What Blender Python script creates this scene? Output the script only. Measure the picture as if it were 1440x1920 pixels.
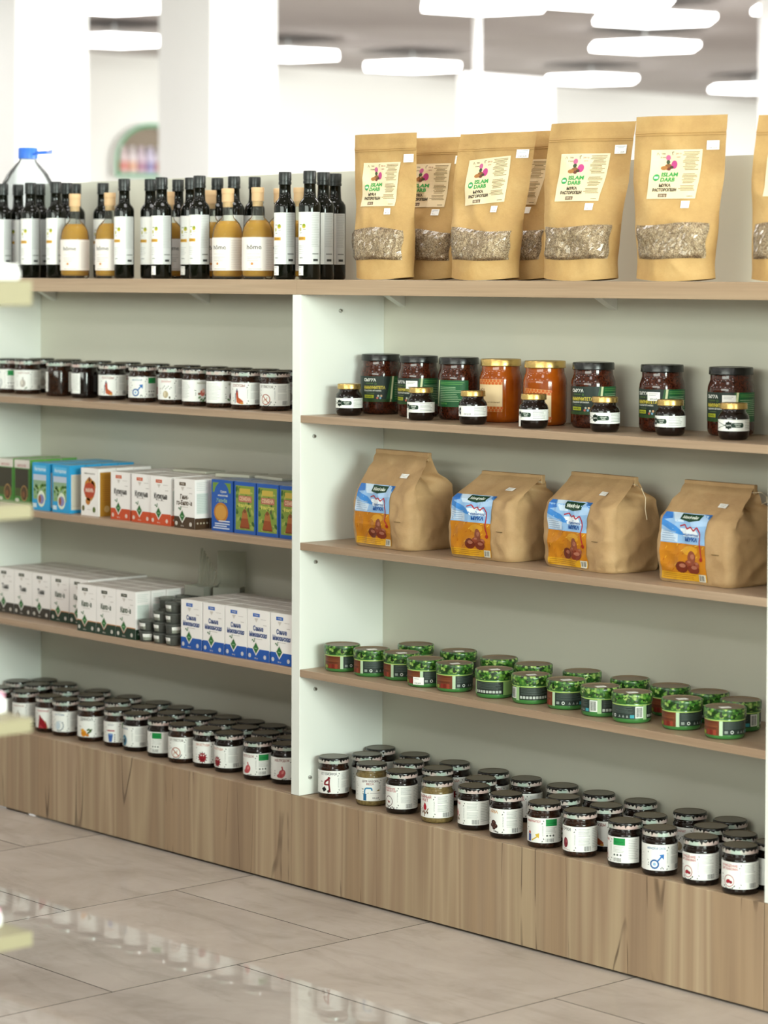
import bpy, bmesh, math, random
from mathutils import Vector, Matrix, noise

# ------------------------------------------------------------------ clear
for o in list(bpy.data.objects):
    bpy.data.objects.remove(o)
SC = bpy.context.scene
COL = SC.collection
PI = math.pi
random.seed(7)

# ------------------------------------------------------------------ camera
CAM = (4.3103, -3.636, 1.31)
F_PX, YAW, PITCH, ROLL, PP_Y = 4949.0, 47.8565, 1.9244, -0.2288, 684.9
cd = bpy.data.cameras.new('camera')
cam = bpy.data.objects.new('camera', cd)
COL.objects.link(cam)
cd.sensor_fit = 'HORIZONTAL'
cd.sensor_width = 36.0
cd.lens = F_PX / 1440 * 36.0
cd.shift_y = -(960 - PP_Y) / 1440
cd.clip_start, cd.clip_end = 0.05, 200
cam.rotation_mode = 'XYZ'
_m = (Matrix.Rotation(math.radians(YAW), 4, 'Z') @ Matrix.Rotation(math.radians(90 - PITCH), 4, 'X')
      @ Matrix.Rotation(math.radians(-ROLL), 4, 'Z'))
cam.matrix_world = Matrix.Translation(CAM) @ _m
cd.dof.use_dof = True
cd.dof.focus_distance = 5.3
cd.dof.aperture_fstop = 5.2
SC.camera = cam

# ------------------------------------------------------------------ world, exposure, light
SC.view_settings.view_transform = 'Standard'
SC.view_settings.look = 'None'
SC.view_settings.exposure = 0.15
SC.view_settings.gamma = 1.0
SC.view_settings.use_curve_mapping = False
LAMP_E = 9.5          # radiance of the ceiling lamps
WORLD_E = 1.1
w = bpy.data.worlds.new('daylight')
SC.world = w
w.use_nodes = True
w.node_tree.nodes['Background'].inputs[0].default_value = (0.90, 1.0, 0.90, 1)
w.node_tree.nodes['Background'].inputs[1].default_value = WORLD_E


def area_light(name, loc, target, sx, sy, power, col):
    l = bpy.data.lights.new(name, 'AREA')
    l.shape = 'RECTANGLE'
    l.size, l.size_y, l.energy, l.color = sx, sy, power, col
    o = bpy.data.objects.new(name, l)
    COL.objects.link(o)
    o.location = loc
    d = Vector(target) - Vector(loc)
    o.rotation_euler = d.to_track_quat('-Z', 'Y').to_euler()
    return o


# daylight through the glazed shop front at the right-hand end of the room, then two added fill lights
area_light('shop_front_daylight', (7.9, -2.4, 2.08), (0.0, 0.2, 1.0), 2.6, 1.35, 370, (0.86, 1.0, 0.91))
area_light('front_fill', (2.2, -6.9, 2.2), (0.3, 0.2, 1.1), 5.0, 1.1, 185, (0.93, 1.0, 0.90))  # added fill behind the camera, lifts the upper back panels; no known window
area_light('far_wall_fill', (7.9, 8.5, 1.6), (-10.0, 8.0, 1.5), 5.0, 2.2, 1500, (0.97, 1.0, 0.97))  # added fill that whitens the far wall and columns; no known window

# ------------------------------------------------------------------ materials
def lin(h):
    h = h.lstrip('#')
    out = []
    for i in (0, 2, 4):
        c = int(h[i:i + 2], 16) / 255
        out.append(c / 12.92 if c <= 0.04045 else ((c + 0.055) / 1.055) ** 2.4)
    return (*out, 1.0)


MATS = {}


def mat(name, col, rough=0.5, metal=0.0, spec=0.5, coat=0.0, emit=None, trans=0.0, ior=1.45):
    if name in MATS:
        return MATS[name]
    m = bpy.data.materials.new(name)
    m.use_nodes = True
    b = m.node_tree.nodes['Principled BSDF']
    b.inputs['Base Color'].default_value = lin(col) if isinstance(col, str) else (*col, 1)
    b.inputs['Roughness'].default_value = rough
    b.inputs['Metallic'].default_value = metal
    b.inputs['Specular IOR Level'].default_value = spec
    b.inputs['Coat Weight'].default_value = coat
    b.inputs['Coat Roughness'].default_value = 0.03
    b.inputs['Transmission Weight'].default_value = trans
    b.inputs['IOR'].default_value = ior
    if emit:
        b.inputs['Emission Color'].default_value = (*emit[0], 1)
        b.inputs['Emission Strength'].default_value = emit[1]
    MATS[name] = m
    return m


def ink(h, rough=0.42):
    return mat('ink_' + h.lstrip('#') + ('' if rough == 0.42 else '_g'), h, rough, spec=0.35)


class N:
    """small node-tree writer"""
    def __init__(s, m):
        s.t = m.node_tree
        s.b = s.t.nodes['Principled BSDF']

    def n(s, kind, **kw):
        x = s.t.nodes.new(kind)
        for k, v in kw.items():
            if k.startswith('i_'):
                x.inputs[k[2:].replace('_', ' ')].default_value = v
            else:
                setattr(x, k, v)
        return x

    def l(s, a, b):
        s.t.links.new(a, b)

    def coords(s, scale, kind='Object', loc=(0, 0, 0)):
        tc = s.n('ShaderNodeTexCoord')
        mp = s.n('ShaderNodeMapping')
        mp.inputs['Scale'].default_value = scale
        mp.inputs['Location'].default_value = loc
        s.l(tc.outputs[kind], mp.inputs['Vector'])
        return mp.outputs['Vector']

    def noise(s, vec, scale, detail=4, rough=0.55, dist=0.0):
        x = s.n('ShaderNodeTexNoise')
        x.inputs['Scale'].default_value = scale
        x.inputs['Detail'].default_value = detail
        x.inputs['Roughness'].default_value = rough
        x.inputs['Distortion'].default_value = dist
        s.l(vec, x.inputs['Vector'])
        return x.outputs['Fac']

    def ramp(s, fac, stops):
        r = s.n('ShaderNodeValToRGB')
        e = r.color_ramp.elements
        while len(e) < len(stops):
            e.new(0.5)
        for el, (p, c) in zip(e, stops):
            el.position = p
            el.color = lin(c) if isinstance(c, str) else (c, c, c, 1)
        s.l(fac, r.inputs['Fac'])
        return r.outputs['Color']

    def mix(s, a, b, fac, mode='MIX'):
        x = s.n('ShaderNodeMix', data_type='RGBA', blend_type=mode)
        if isinstance(fac, (int, float)):
            x.inputs['Factor'].default_value = fac
        else:
            s.l(fac, x.inputs['Factor'])
        s.l(a, x.inputs['A'])
        if isinstance(b, str):
            x.inputs['B'].default_value = lin(b)
        else:
            s.l(b, x.inputs['B'])
        return x.outputs['Result']

    def bump(s, h, strength, dist=0.001):
        x = s.n('ShaderNodeBump')
        x.inputs['Strength'].default_value = strength
        x.inputs['Distance'].default_value = dist
        s.l(h, x.inputs['Height'])
        s.l(x.outputs['Normal'], s.b.inputs['Normal'])


def wood(name, cols, long_axis, crack=True, rough=0.45, seed=0.0):
    """laminate oak; grain runs along long_axis"""
    if name in MATS:
        return MATS[name]
    m = mat(name, '#a08468', rough, spec=0.35)
    k = N(m)
    sc = [34.0, 34.0, 34.0]
    sc[long_axis] = 1.0
    v = k.coords(sc, loc=(seed, seed * 1.7, seed * 0.6))
    base = k.ramp(k.noise(v, 1.0, 5, 0.6, 0.6), [(0.28, cols[0]), (0.46, cols[1]), (0.58, cols[2]), (0.75, cols[3])])
    sc2 = [5.5, 5.5, 5.5]
    sc2[long_axis] = 0.35
    v2 = k.coords(sc2, loc=(seed * 3, 1.1, seed))
    band = k.ramp(k.noise(v2, 1.0, 2, 0.5, 0.2), [(0.35, '#9b836c'), (0.5, '#b0977d'), (0.66, '#bea78f')])
    c = k.mix(base, band, 0.5)
    sc4 = [240.0, 240.0, 240.0]
    sc4[long_axis] = 4
    fine = k.noise(k.coords(sc4), 1.0, 2)
    c = k.mix(c, k.ramp(fine, [(0.3, 0.62), (0.62, 1.0)]), 0.35, 'MULTIPLY')
    if crack:
        sc3 = [8.5, 8.5, 8.5]
        sc3[long_axis] = 0.25
        plank = k.ramp(k.noise(k.coords(sc3, loc=(seed + 9, 0, .7)), 1.0, 2, 0.6, 0.0), [(0.34, '#866b55'), (0.42, '#a88c6e'), (0.46, '#947a62'), (0.52, '#bda888'), (0.57, '#9b7f67'), (0.62, '#c0aa8b'), (0.68, '#a1866b')])
        c = k.mix(c, plank, 0.55)
        sc3 = [13.0, 13.0, 13.0]
        sc3[long_axis] = 0.55
        n1 = k.noise(k.coords(sc3, loc=(seed + 4, 0.3, 2.2)), 1.0, 1, 0.4, 0.0)
        thin = k.ramp(n1, [(0.0, 0.0), (0.508, 0.0), (0.512, 1.0), (0.515, 1.0), (0.519, 0.0), (1.0, 0.0)])
        sc3 = [3.0, 3.0, 3.0]
        sc3[long_axis] = 5.0
        where = k.ramp(k.noise(k.coords(sc3, loc=(1.3, 2.0, seed)), 1.0, 2), [(0.0, 0.0), (0.45, 0.0), (0.55, 0.85), (1.0, 0.9)])
        c = k.mix(c, '#4a382b', k.mix(thin, where, 1.0, 'MULTIPLY'))
    k.l(c, k.b.inputs['Base Color'])
    k.bump(fine, 0.06)
    return m


WOODP = ('#97806a', '#ad9479', '#b79e83', '#c3ad93')
M_PLINTH = wood('oak_plinth', WOODP, 2, True, 0.42)
M_SHELF = wood('oak_shelf', ('#8f7560', '#9e846d', '#a78d76', '#b19982'), 0, False, 0.4, 2.0)
M_TOPW = wood('oak_top', ('#9a7e60', '#a58a6e', '#ad9376', '#b79f83'), 0, False, 0.4, 5.0)
M_FGWOOD = mat('pale_birch_edge', '#8b8568', 0.55)
M_LAM = mat('white_laminate', '#eef1ea', 0.42, spec=0.4)
M_BACK = mat('cream_backboard', '#d3d1c2', 0.5, spec=0.35)
M_STEEL = mat('zinc', '#b8b8b4', 0.25, 1.0)
M_BRKT = mat('white_plastic', '#e2e2da', 0.5)
M_DARK = mat('foot_black', '#15130f', 0.7)  # plain black of the unit feet
M_PAPER = mat('label_paper', '#f1f2ee', 0.38, spec=0.4)
M_STICK = mat('price_sticker', '#f4f3ee', 0.5)
M_CARD = mat('white_carton', '#f3efec', 0.34, spec=0.5)


def paper_kraft(name, a, b, c2):
    if name in MATS:
        return MATS[name]
    m = mat(name, a, 0.62, spec=0.3)
    k = N(m)
    v = k.coords((1, 1, 1))
    c = k.ramp(k.noise(v, 14, 4, 0.6), [(0.3, a), (0.5, b), (0.7, c2)])
    f = k.noise(k.coords((300, 300, 900)), 1.0, 2)
    c = k.mix(c, k.ramp(f, [(0.3, 0.86), (0.7, 1.0)]), 0.5, 'MULTIPLY')
    k.l(c, k.b.inputs['Base Color'])
    k.bump(k.noise(v, 26, 3, 0.5, 0.4), 0.5, 0.005)
    return m


M_KRAFT = paper_kraft('golden_kraft', '#ae8957', '#b9955f', '#c2a06a')
M_KRAFT2 = paper_kraft('brown_kraft', '#b08f66', '#b9976d', '#c1a177')


def jar_fill(name, a, b, scale=160, rough=0.09):
    if name in MATS:
        return MATS[name]
    m = mat(name, a, rough, spec=0.4, coat=0.12)
    k = N(m)
    c = k.ramp(k.noise(k.coords((1, 1, 1)), scale, 3, 0.6), [(0.35, a), (0.7, b)])
    k.l(c, k.b.inputs['Base Color'])
    return m


M_HONEYDARK = jar_fill('dark_herbal_honey', '#1c110b', '#3a2114')
M_BLACKFILL = jar_fill('black_paste', '#0f0a08', '#20130d')
M_KHAKI = jar_fill('khaki_paste', '#6b5a36', '#8a774c')
M_JAM = jar_fill('dark_red_jam', '#22100a', '#572716', 260)
M_HONEY = jar_fill('amber_honey', '#8a3d0c', '#a8530f', 20)
M_GREENBASE = mat('green_tin_print', '#3f7a3c', 0.25, spec=0.5, coat=0.4)
M_LIDSHEEN = mat('lid_top_sheen', '#5a5040', 0.32, spec=0.6)  # lid top: ceiling reflection put into its lighter brown
M_LIDRIM = mat('black_lid_rim', '#0f0e0d', 0.16, spec=0.6)
M_BAND = mat('pearly_seal_band', '#c9bcb6', 0.22, spec=0.6, coat=0.5)
_k = N(M_BAND)
_k.l(_k.ramp(_k.noise(_k.coords((1, 1, .3)), 42, 1), [(0.36, '#c9b0aa'), (0.5, '#c2bab2'), (0.62, '#b2c2b6')]), _k.b.inputs['Base Color'])
M_BLACKLID = mat('black_lid', '#141311', 0.25)
M_GOLDLID = mat('gold_lid', '#c0a060', 0.27, 0.85)
M_GREENGLASS = mat('dark_green_glass', '#0a0c06', 0.04, spec=0.35)
M_NECKGLASS = mat('brown_neck_glass', '#1a120a', 0.05, spec=0.6, coat=0.8)
M_CAP = mat('dark_green_cap', '#171b19', 0.3)
M_CORK = mat('pale_wood_stopper', '#d8b487', 0.6)
M_OIL = mat('golden_oil', '#e0aa3a', 0.05, trans=0.5, ior=1.2, spec=0.3)
M_BLUECAP = mat('blue_cap', '#2f6fd6', 0.35)


def leaf_mat():
    m = mat('leaf_print_lid', '#3f7a2c', 0.3, coat=0.3)
    k = N(m)
    vec = k.coords((1, 1, 1.1))
    vo = k.n('ShaderNodeTexVoronoi')
    vo.inputs['Scale'].default_value = 190
    k.l(vec, vo.inputs['Vector'])
    sep = k.n('ShaderNodeSeparateColor')
    k.l(vo.outputs['Color'], sep.inputs['Color'])
    c = k.ramp(sep.outputs['Red'], [(0.05, '#142a10'), (0.4, '#27561f'), (0.65, '#427d2c'), (0.87, '#6fa03e'), (1.0, '#a9c46c')])
    d = k.ramp(vo.outputs['Distance'], [(0.25, 1.0), (0.75, 0.45)])
    k.l(k.mix(c, d, 0.8, 'MULTIPLY'), k.b.inputs['Base Color'])
    return m


M_LEAF = leaf_mat()


def grain_mat():
    """milk thistle flour behind crinkled film"""
    m = mat('flour_behind_film', '#a8957a', 0.55, spec=0.4, coat=0.9)
    k = N(m)
    v = k.coords((1, 1, 1))
    vo = k.n('ShaderNodeTexVoronoi')
    vo.inputs['Scale'].default_value = 620
    k.l(v, vo.inputs['Vector'])
    sep = k.n('ShaderNodeSeparateColor')
    k.l(vo.outputs['Color'], sep.inputs['Color'])
    c = k.ramp(sep.outputs['Green'], [(0.0, '#745d43'), (0.4, '#a48d6d'), (0.75, '#c0aa88'), (1.0, '#e2d3b6')])
    k.l(c, k.b.inputs['Base Color'])
    b = k.n('ShaderNodeBump')
    b.inputs['Strength'].default_value = 1.0
    b.inputs['Distance'].default_value = 0.035
    k.b.inputs['Coat Roughness'].default_value = 0.14
    k.l(k.noise(k.coords((1, 1, 1.6)), 55, 3, 0.6, 1.2), b.inputs['Height'])
    k.l(b.outputs['Normal'], k.b.inputs['Coat Normal'])
    k.b.inputs['Coat Weight'].default_value = 1.0
    k.b.inputs['Coat IOR'].default_value = 1.9
    return m


M_GRAIN = grain_mat()


def clear_mat(name, col, refl=0.10, opacity=0.06):
    """thin clear plastic or glass: see-through with a glossy skin"""
    m = bpy.data.materials.new(name)
    m.use_nodes = True
    t = m.node_tree
    t.nodes.clear()
    out = t.nodes.new('ShaderNodeOutputMaterial')
    tr = t.nodes.new('ShaderNodeBsdfTransparent')
    tr.inputs[0].default_value = lin(col)
    gl = t.nodes.new('ShaderNodeBsdfGlossy')
    gl.inputs['Roughness'].default_value = 0.06
    df = t.nodes.new('ShaderNodeBsdfDiffuse')
    df.inputs[0].default_value = lin(col)
    fr = t.nodes.new('ShaderNodeLayerWeight')
    fr.inputs[0].default_value = refl
    m1 = t.nodes.new('ShaderNodeMixShader')
    m2 = t.nodes.new('ShaderNodeMixShader')
    m1.inputs[0].default_value = opacity
    t.links.new(tr.outputs[0], m1.inputs[1])
    t.links.new(df.outputs[0], m1.inputs[2])
    t.links.new(fr.outputs['Fresnel'], m2.inputs[0])
    t.links.new(m1.outputs[0], m2.inputs[1])
    t.links.new(gl.outputs[0], m2.inputs[2])
    t.links.new(m2.outputs[0], out.inputs[0])
    MATS[name] = m
    return m


M_GLASS = clear_mat('clear_glass', '#f4f6f0', 0.10, 0.03)
M_PET = clear_mat('clear_plastic', '#e8ecec', 0.16, 0.12)
M_FILM = clear_mat('crinkled_film', '#fbf8f4', 0.28, 0.02)
M_TUB = clear_mat('frosted_tub_plastic', '#c9ccc4', 0.15, 0.13)


# ------------------------------------------------------------------ mesh helpers
class MB:
    """collects geometry of one mesh object, with a material per face"""
    def __init__(s):
        s.v, s.f, s.m, s.mats = [], [], [], []

    def mi(s, m):
        if m not in s.mats:
            s.mats.append(m)
        return s.mats.index(m)

    def add(s, vs, fs, m):
        b = len(s.v)
        s.v.extend(vs)
        i = s.mi(m)
        for f in fs:
            s.f.append([b + x for x in f])
            s.m.append(i)

    def box(s, lo, hi, m):
        (x0, y0, z0), (x1, y1, z1) = lo, hi
        s.add([(x0, y0, z0), (x1, y0, z0), (x1, y1, z0), (x0, y1, z0), (x0, y0, z1), (x1, y0, z1), (x1, y1, z1), (x0, y1, z1)],
              [(0, 3, 2, 1), (4, 5, 6, 7), (0, 1, 5, 4), (1, 2, 6, 5), (2, 3, 7, 6), (3, 0, 4, 7)], m)

    def lathe(s, prof, m, seg=32, c=(0, 0)):
        """prof: (r, z) from bottom to top; ends with r == 0 are closed by a point"""
        vs, rows = [], []
        for r, z in prof:
            if r < 1e-7:
                rows.append([len(vs)])
                vs.append((c[0], c[1], z))
            else:
                rows.append(list(range(len(vs), len(vs) + seg)))
                vs.extend((c[0] + r * math.cos(2 * PI * i / seg), c[1] + r * math.sin(2 * PI * i / seg), z) for i in range(seg))
        fs = []
        for a, b in zip(rows, rows[1:]):
            for i in range(seg):
                j = (i + 1) % seg
                if len(a) == 1 and len(b) == 1:
                    continue
                if len(a) == 1:
                    fs.append((a[0], b[j], b[i]))
                elif len(b) == 1:
                    fs.append((a[i], a[j], b[0]))
                else:
                    fs.append((a[i], a[j], b[j], b[i]))
        s.add(vs, fs, m)

    def prism(s, pts, axis, a, b, m):
        """extrude a 2D outline along an axis (0 x, 1 y, 2 z)"""
        def p(u, v, t):
            return ((t, u, v), (u, t, v), (u, v, t))[axis]
        n = len(pts)
        s.add([p(u, v, a) for u, v in pts] + [p(u, v, b) for u, v in pts],
              [tuple(range(n)), tuple(range(2 * n - 1, n - 1, -1))] + [(i, i + n, (i + 1) % n + n, (i + 1) % n) for i in range(n)], m)

    def tube(s, pts, r, m, seg=8):
        pts = [Vector(p) for p in pts]
        vs, fs = [], []
        for i, p in enumerate(pts):
            d = (pts[min(i + 1, len(pts) - 1)] - pts[max(i - 1, 0)]).normalized()
            a = d.orthogonal().normalized()
            b = d.cross(a)
            for k in range(seg):
                t = 2 * PI * k / seg
                vs.append(tuple(p + (a * math.cos(t) + b * math.sin(t)) * r))
        for i in range(len(pts) - 1):
            for k in range(seg):
                j = (k + 1) % seg
                fs.append((i * seg + k, i * seg + j, (i + 1) * seg + j, (i + 1) * seg + k))
        fs.append(tuple(range(seg)))
        fs.append(tuple(range(len(vs) - 1, len(vs) - seg - 1, -1)))
        s.add(vs, fs, m)

    def mesh(s, name, smooth=None, recalc=True):
        me = bpy.data.meshes.new(name)
        me.from_pydata(s.v, [], s.f)
        for m in s.mats:
            me.materials.append(m)
        me.polygons.foreach_set('material_index', s.m)
        if recalc:
            bm = bmesh.new()
            bm.from_mesh(me)
            bmesh.ops.recalc_face_normals(bm, faces=bm.faces)
            bm.to_mesh(me)
            bm.free()
        if smooth is not None:
            me.polygons.foreach_set('use_smooth', [True] * len(me.polygons))
            me.set_sharp_from_angle(angle=math.radians(smooth))
        me.update()
        return me

    def build(s, name, parent=None, smooth=None, bevel=0.0, recalc=True, **kw):
        return link(name, s.mesh(name, smooth, recalc), parent, bevel, **kw)


def link(name, me, parent=None, bevel=0.0, loc=None, rotz=None, label=None):
    o = bpy.data.objects.new(name, me)
    COL.objects.link(o)
    if parent:
        o.parent = parent
    if loc:
        o.location = loc
    if rotz is not None:
        o.rotation_euler = (0, 0, rotz)
    if bevel:
        b = o.modifiers.new('edge', 'BEVEL')
        b.width, b.segments, b.limit_method = bevel, 2, 'ANGLE'
    if label:
        o['label'] = label
    return o


def thing(name, label, cat, loc=(0, 0, 0), rotz=0.0, group=None):
    o = bpy.data.objects.new(name, None)
    COL.objects.link(o)
    o.empty_display_size = 0.05
    o.location = loc
    o.rotation_euler = (0, 0, rotz)
    tag(o, label, cat, group)
    return o


def tag(o, label, cat, group=None):
    o['label'], o['category'] = label, cat
    if group:
        o['group'] = group
    return o


def struct(o):
    o['kind'] = 'structure'
    return o


def one_box(name, lo, hi, m, parent=None, bevel=0.0, **kw):
    b = MB()
    b.box(lo, hi, m)
    return b.build(name, parent, bevel=bevel, **kw)


# ------------------------------------------------------------------ flat print, laid on a surface
TXT = {}


def text_mesh(body, bold):
    k = (body, bold)
    if k not in TXT:
        c = bpy.data.curves.new('letters', 'FONT')
        c.body, c.dimensions, c.fill_mode, c.resolution_u, c.offset = body, '2D', 'BOTH', 2, bold
        o = bpy.data.objects.new('letters', c)
        me = o.to_mesh()
        vs = [(v.co.x, v.co.y) for v in me.vertices]
        fs = [tuple(p.vertices) for p in me.polygons]
        o.to_mesh_clear()
        bpy.data.objects.remove(o)
        bpy.data.curves.remove(c)
        xs = [v[0] for v in vs] or [0]
        TXT[k] = ([(x - (min(xs) + max(xs)) / 2, y) for x, y in vs], fs, max(xs) - min(xs))
    return TXT[k]


def cyl_map(R):
    return lambda u, v, d: ((R + d) * math.sin(u / R), -(R + d) * math.cos(u / R), v)


def front_map(y=0.0):
    return lambda u, v, d: (u, y - d, v)


def right_map(x):
    """the +x face; u runs from the front edge backwards"""
    return lambda u, v, d: (x + d, u, v)


class Print:
    """flat shapes in millimetres (u to the right, v up), cut in strips so that they follow a curved surface"""
    def __init__(s, fn, strip=3.0, step=0.00007, mb=None, vstrip=None):
        s.fn, s.strip, s.step, s.mb, s.vs = fn, strip / 1000, step, mb or MB(), vstrip

    def put(s, poly, m, layer):
        """convex outline, metres"""
        if s.vs:
            h = s.vs / 1000
            vv = [p[1] for p in poly]
            k0, k1 = math.floor(min(vv) / h + 1e-6), math.ceil(max(vv) / h - 1e-6)
            if k1 - k0 > 1:
                for k in range(k0, k1):
                    q = poly
                    for sgn, lim in ((1, k * h), (-1, (k + 1) * h)):
                        r = []
                        for a, b in zip(q, q[1:] + q[:1]):
                            ia, ib = sgn * (a[1] - lim) >= -1e-9, sgn * (b[1] - lim) >= -1e-9
                            if ia:
                                r.append(a)
                            if ia != ib:
                                t = (lim - a[1]) / (b[1] - a[1])
                                r.append((a[0] + t * (b[0] - a[0]), lim))
                        q = r
                        if len(q) < 3:
                            break
                    if len(q) >= 3:
                        s.cut(q, m, layer)
                return
        s.cut(poly, m, layer)

    def cut(s, poly, m, layer):
        us = [p[0] for p in poly]
        k0, k1 = math.floor(min(us) / s.strip + 1e-6), math.ceil(max(us) / s.strip - 1e-6)
        for k in range(k0, k1):
            q = poly
            for sgn, lim in ((1, k * s.strip), (-1, (k + 1) * s.strip)):
                r = []
                for a, b in zip(q, q[1:] + q[:1]):
                    ia, ib = sgn * (a[0] - lim) >= -1e-9, sgn * (b[0] - lim) >= -1e-9
                    if ia:
                        r.append(a)
                    if ia != ib:
                        t = (lim - a[0]) / (b[0] - a[0])
                        r.append((lim, a[1] + t * (b[1] - a[1])))
                q = r
                if len(q) < 3:
                    break
            if len(q) >= 3:
                d = layer * s.step
                s.mb.add([s.fn(u, v, d) for u, v in q], [tuple(range(len(q)))], m)

    def poly(s, pts, c, layer=2):
        s.put([(u / 1000, v / 1000) for u, v in pts], ink(c) if isinstance(c, str) else c, layer)

    def rect(s, u0, v0, u1, v1, c, layer=2):
        s.poly([(u0, v0), (u1, v0), (u1, v1), (u0, v1)], c, layer)

    def grid(s, u0, v0, u1, v1, nv, c, layer=1):
        """rectangle cut in v too, for surfaces that bend both ways"""
        for i in range(nv):
            s.rect(u0, v0 + (v1 - v0) * i / nv, u1, v0 + (v1 - v0) * (i + 1) / nv, c, layer)

    def ell(s, cu, cv, ru, rv, c, layer=2, n=14, rot=0.0):
        ca, sa = math.cos(rot), math.sin(rot)
        s.poly([(cu + ru * math.cos(2 * PI * i / n) * ca - rv * math.sin(2 * PI * i / n) * sa,
                 cv + ru * math.cos(2 * PI * i / n) * sa + rv * math.sin(2 * PI * i / n) * ca) for i in range(n)], c, layer)

    def ring(s, cu, cv, r, wd, c, layer=2, n=18):
        for i in range(n):
            a, b = 2 * PI * i / n, 2 * PI * (i + 1) / n
            s.poly([(cu + q * math.cos(t), cv + q * math.sin(t)) for q, t in ((r, a), (r, b), (r - wd, b), (r - wd, a))], c, layer)

    def line(s, pts, wd, c, layer=2):
        for (u0, v0), (u1, v1) in zip(pts, pts[1:]):
            d = math.hypot(u1 - u0, v1 - v0) or 1
            nx, ny = -(v1 - v0) / d * wd / 2, (u1 - u0) / d * wd / 2
            s.poly([(u0 - nx, v0 - ny), (u1 - nx, v1 - ny), (u1 + nx, v1 + ny), (u0 + nx, v0 + ny)], c, layer)

    def text(s, body, u, v, size, c, layer=3, bold=0.02, width=None, rot=0.0):
        vs, fs, wd = text_mesh(body, bold)
        k = size / 0.72 / 1000
        kx = k if width is None else width / 1000 / wd
        ca, sa = math.cos(rot), math.sin(rot)
        out = []
        for x, y in vs:
            a, b = x * kx, y * k
            out.append(s.fn(u / 1000 + a * ca - b * sa, v / 1000 + a * sa + b * ca, layer * s.step))
        s.mb.add(out, fs, ink(c))

    def lines(s, u0, u1, v_top, n, pitch, c='#a3a6a2', th=0.7, layer=2, ragged=0.25, seed=1):
        r = random.Random(seed)
        for i in range(n):
            e = u1 - (u1 - u0) * ragged * r.random()
            s.rect(u0, v_top - i * pitch - th, e, v_top - i * pitch, c, layer)

    def barcode(s, u0, v0, u1, v1, layer=2, c='#2b2b2b'):
        r = random.Random(int(u0 * 7 + v1))
        u = u0
        while u < u1 - 0.3:
            t = r.choice((0.4, 0.7, 1.0))
            s.rect(u, v0, min(u + t, u1), v1, c, layer)
            u += t + r.choice((0.5, 0.8, 1.1))


# ================================================================== ROOM
def floor_mat():
    m = mat('stone_tile', '#a79a8c', 0.06, spec=0.5)
    k = N(m)
    oi = k.n('ShaderNodeObjectInfo')
    tc = k.n('ShaderNodeTexCoord')
    ad = k.n('ShaderNodeVectorMath', operation='ADD')
    sc = k.n('ShaderNodeVectorMath', operation='SCALE')
    k.l(oi.outputs['Location'], sc.inputs[0])
    sc.inputs['Scale'].default_value = 3.7
    k.l(tc.outputs['Object'], ad.inputs[0])
    k.l(sc.outputs[0], ad.inputs[1])
    v = ad.outputs[0]
    c = k.ramp(k.noise(v, 3.2, 6, 0.62, 0.5), [(0.3, '#a3988f'), (0.46, '#b1a69d'), (0.58, '#b9aea5'), (0.75, '#c2b8b0')])
    mp = k.n('ShaderNodeMapping')
    mp.inputs['Scale'].default_value = (2.2, 7.5, 1)
    k.l(v, mp.inputs['Vector'])
    st = k.ramp(k.noise(mp.outputs[0], 1.6, 5, 0.65, 0.8), [(0.34, 0.80), (0.5, 1.0), (0.72, 1.0)])
    c = k.mix(c, st, 0.75, 'MULTIPLY')
    k.l(c, k.b.inputs['Base Color'])
    r = k.n('ShaderNodeMapRange')
    r.inputs['To Min'].default_value, r.inputs['To Max'].default_value = 0.012, 0.03
    k.l(k.noise(v, 9, 3), r.inputs['Value'])
    k.l(r.outputs[0], k.b.inputs['Roughness'])
    return m


M_TILE = floor_mat()
M_GROUT = mat('grout', '#3f3830', 0.9)
M_WALL = mat('white_wall_paint', '#f1f0ec', 0.6)
M_COLW = mat('white_column_paint', '#f7f6f6', 0.55)


def ceiling_mat():
    m = mat('grey_ceiling_plaster', '#a69d97', 0.8)
    k = N(m)
    v = k.coords((0.6, 0.25, 1))
    k.l(k.ramp(k.noise(v, 1.0, 4, 0.6), [(0.3, '#aaa29f'), (0.5, '#c0bab7'), (0.75, '#ccc7c4')]), k.b.inputs['Base Color'])
    return m


X0, X1, Y0, Y1, ZC = -10.6, 8.0, -7.0, 15.5, 2.85
fl = MB()
fl.box((X0, Y0, -0.06), (X1, Y1, -0.004), M_GROUT)
floor = struct(fl.build('floor'))
TX, TY = 0.5625, 0.578
tile_me = None
tb = MB()
tb.box((0.0013, 0.0013, -0.004), (TX - 0.0013, TY - 0.0013, 0.0), M_GROUT)
tb.m[1] = tb.mi(M_TILE)                     # glazed face on a darker body
tile_me = tb.mesh('floor_tile')
for i in range(-4, 8):
    x = -0.6945 + i * TX
    off = -0.211 if i % 2 else -0.497
    for j in range(-4, 3):
        y = off + j * TY
        if -2.5 < x < 3.6 and -2.4 < y < 0.9:
            link('floor_tile', tile_me, floor, loc=(x, y, 0))
# the rest of the tiled floor, beyond what the photograph shows: one joined surface of tiles
rest = MB()
for i in range(-18, 16):
    x = -0.6945 + i * TX
    off = -0.211 if i % 2 else -0.497
    for j in range(-12, 28):
        y = off + j * TY
        if not (-2.5 < x < 3.6 and -2.4 < y < 0.9 and -4 <= i < 8 and -4 <= j < 3) and X0 < x < X1 - TX and Y0 < y < Y1 - TY:
            rest.box((x + .0013, y + .0013, -.004), (x + TX - .0013, y + TY - .0013, 0), M_TILE)
rest.build('tile_field', floor)['kind'] = 'stuff'

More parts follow.
